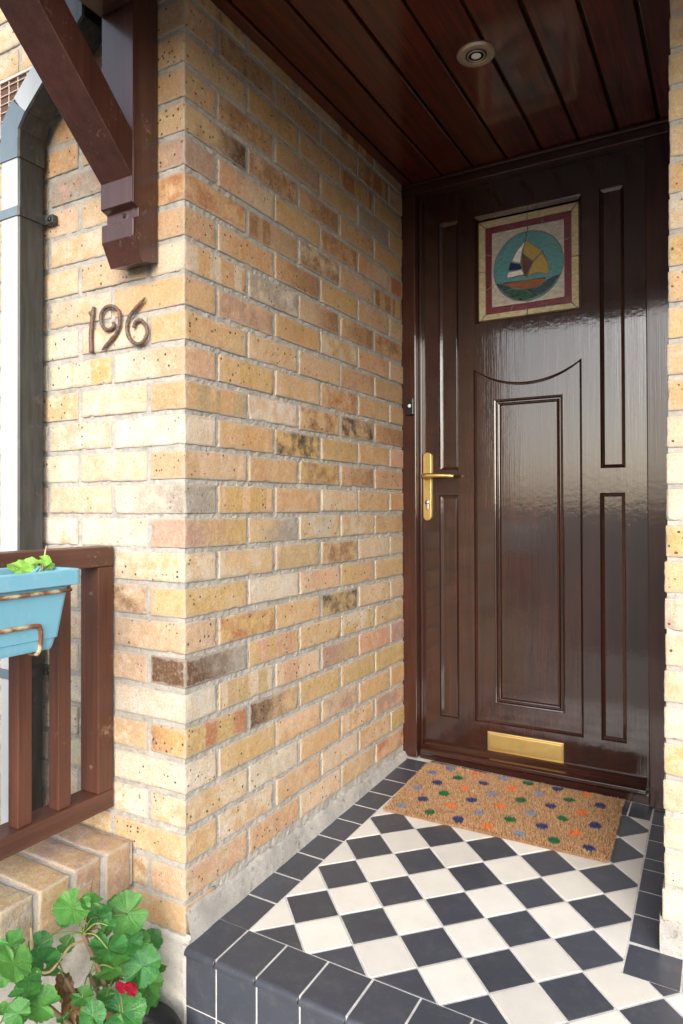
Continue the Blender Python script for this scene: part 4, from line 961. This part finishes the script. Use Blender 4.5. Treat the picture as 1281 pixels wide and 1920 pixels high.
pot = tag(empty('plant_pot', (-.035, -.150, GZ)), 'round black plastic plant pot at the foot of the step', 'pot')
lathe('pot_body', [(.085, .001), (.088, .002), (.1085, .165), (.117, .167), (.1215, .170), (.1220, .192), (.1190, .1955), (.1145, .1955), (.1125, .190), (.1075, .165), (.10, .15)], MBLKPL, pot, (-.035, -.150, GZ), 48)
V = [(0, 0, .150)]; Fc = []
for i in range(1, 10):
    for k in range(40):
        a = 2*math.pi*k/40; r = .108*i/9; V.append((r*math.cos(a), r*math.sin(a), .155+.007*mn.noise((r*60*math.cos(a), r*60*math.sin(a), 0))+.010*(1-i/9)))
for k in range(40): Fc.append((0, 1+k, 1+(k+1) % 40))
for i in range(8):
    for k in range(40): Fc.append((1+i*40+k, 1+(i+1)*40+k, 1+(i+1)*40+(k+1) % 40, 1+i*40+(k+1) % 40))
MSOIL2 = plain('gritty_soil', (.10, .070, .048), .95, .7, 220, .9)
mobj('soil', V, Fc, MSOIL2, pot, (-.035, -.150, GZ))
gp = tag(empty('geranium', (-.035, -.150, -.235)), 'leafy green geranium with a red flower growing in the black pot', 'plant')
LEAF = [(-.05, -.248, .104, .0347), (-.03, -.221, .104, .0238), (-.06, -.178, .048, .0263), (-.04, -.124, .032, .042), (-.09, -.102, .03, .0217), (-.02, -.111, -.02, .0225), (-.05, -.049, -.066, .0252), (-.01, -.2, .015, .0367), (-.03, -.167, -.047, .0348), (0, -.123, -.06, .0384), (-.03, -.081, -.127, .0337), (0, -.172, -.119, .0429), (-.02, -.25, -.05, .0205), (.01, -.252, -.071, .0243), (-.06, -.369, .101, .0256), (-.02, -.388, .092, .0322), (-.05, -.312, .041, .0318), (-.09, -.285, .045, .022), (-.03, -.359, .019, .028), (0, -.352, .005, .0328), (-.01, -.387, .013, .0222), (-.04, -.396, .013, .0149), (-.06, -.043, -.200, .0253), (-.06, -.167, -.081, .0235), (-.08, -.238, .02, .017), (-.05, -.386, .059, .0176)]
LEAF += [(x+random.uniform(-.035, .02), y+random.uniform(-.03, .03), z-random.uniform(.02, .05), r*random.uniform(.5, .8)) for x, y, z, r in LEAF[:22] if y < -.05]
DRY = [(-.06, -.263, -.031, .0165), (-.05, -.268, -.058, .0219), (-.06, -.203, .035, .0115), (-.055, -.235, -.10, .02)]
base = Vector((-.035, -.150, -.240))
stems = [(-.06, -.20, -.05), (-.055, -.26, -.02), (-.05, -.14, -.09), (-.06, -.31, -.03), (-.06, -.215, .035)]
for s in stems:
    s = Vector(s); tube('stem', smooth_path([base+Vector((random.uniform(-.02, .02), random.uniform(-.02, .02), 0)), base.lerp(s, .5)+Vector((random.uniform(-.012, .012), random.uniform(-.012, .012), .01)), s], 5), [.0062-.0024*k/10 for k in range(11)], MST2, gp, 8, jit=.3)
for i, (x, y, z, r) in enumerate(LEAF):
    put_leaf(LM[i % 5], gp, (x, y, z), r*.98, .5)
    s = min((Vector(q) for q in stems), key=lambda q: (q-Vector((x, y, z))).length+(.2 if q.z > z+.03 else 0)); e = Vector((x, y, z))
    tube('petiole', smooth_path([s, s.lerp(e, .5)+Vector((0, 0, .012)), e-Vector((0, 0, .001))], 4), .0016, MST, gp, 6)
for i, (x, y, z, r) in enumerate(DRY): put_leaf(LD[i % 2], gp, (x, y, z), r*1.2, 1.2, 'dry_leaf')
tube('dry_stalk', smooth_path([(-.06, -.212, .02), (-.05, -.25, .035), (-.035, -.285, .036), (-.025, -.315, .034), (-.02, -.345, .052)], 6), .0024, MST3, gp, 7)
tube('dry_stalk', [(-.09, -.30, .02), (-.088, -.305, .06), (-.086, -.308, .088)], [.003, .0035, .0012], MST3, gp, 7)
tube('dry_stalk', smooth_path([(-.07, -.20, .06), (-.075, -.185, .095), (-.08, -.175, .12)], 4), .0015, MST2, gp, 6)
MRED = plain('red_petal', (.42, .004, .035), .5, .3, 60, .2)
for k in range(3):
    a = k*2.1; me = LS[0].copy(); me.materials.clear(); me.materials.append(MRED)
    put_leaf(me, gp, (-.012+.009*math.cos(a), -.150+.012*math.sin(a), -.092+.007*math.sin(a*2)), .0135, .7, 'petal')
for k in range(0):
    me = LS[1].copy(); me.materials.clear(); me.materials.append(MRED); put_leaf(me, gp, (.0, -.195+.005*k, -.098-.008*k), .013, 1.0, 'petal')
# seedlings in the trough
sp_ = tag(empty('seedling', (-.110, -.300, .715)), 'small bright green seedling with a dry stalk in the blue trough', 'plant')
for (dx, dy, dz, r) in ((.0, .0, .022, .017), (.018, -.022, .02, .019), (-.012, .018, .024, .014), (.01, .03, .030, .013), (.002, .045, .018, .012), (-.02, -.01, .018, .014)):
    put_leaf(LS[random.randrange(2)], sp_, (-.110+dx, -.300+dy, .715+dz), r, .5); tube('stem', [(-.110+dx*.3, -.300+dy*.3, .713), (-.110+dx, -.300+dy, .715+dz)], .0013, MST, sp_, 6)
tube('dry_stalk', [(-.108, -.272, .713), (-.112, -.262, .745), (-.114, -.255, .772)], [.0024, .002, .001], MST3, sp_, 6)

S.render.engine = 'CYCLES'
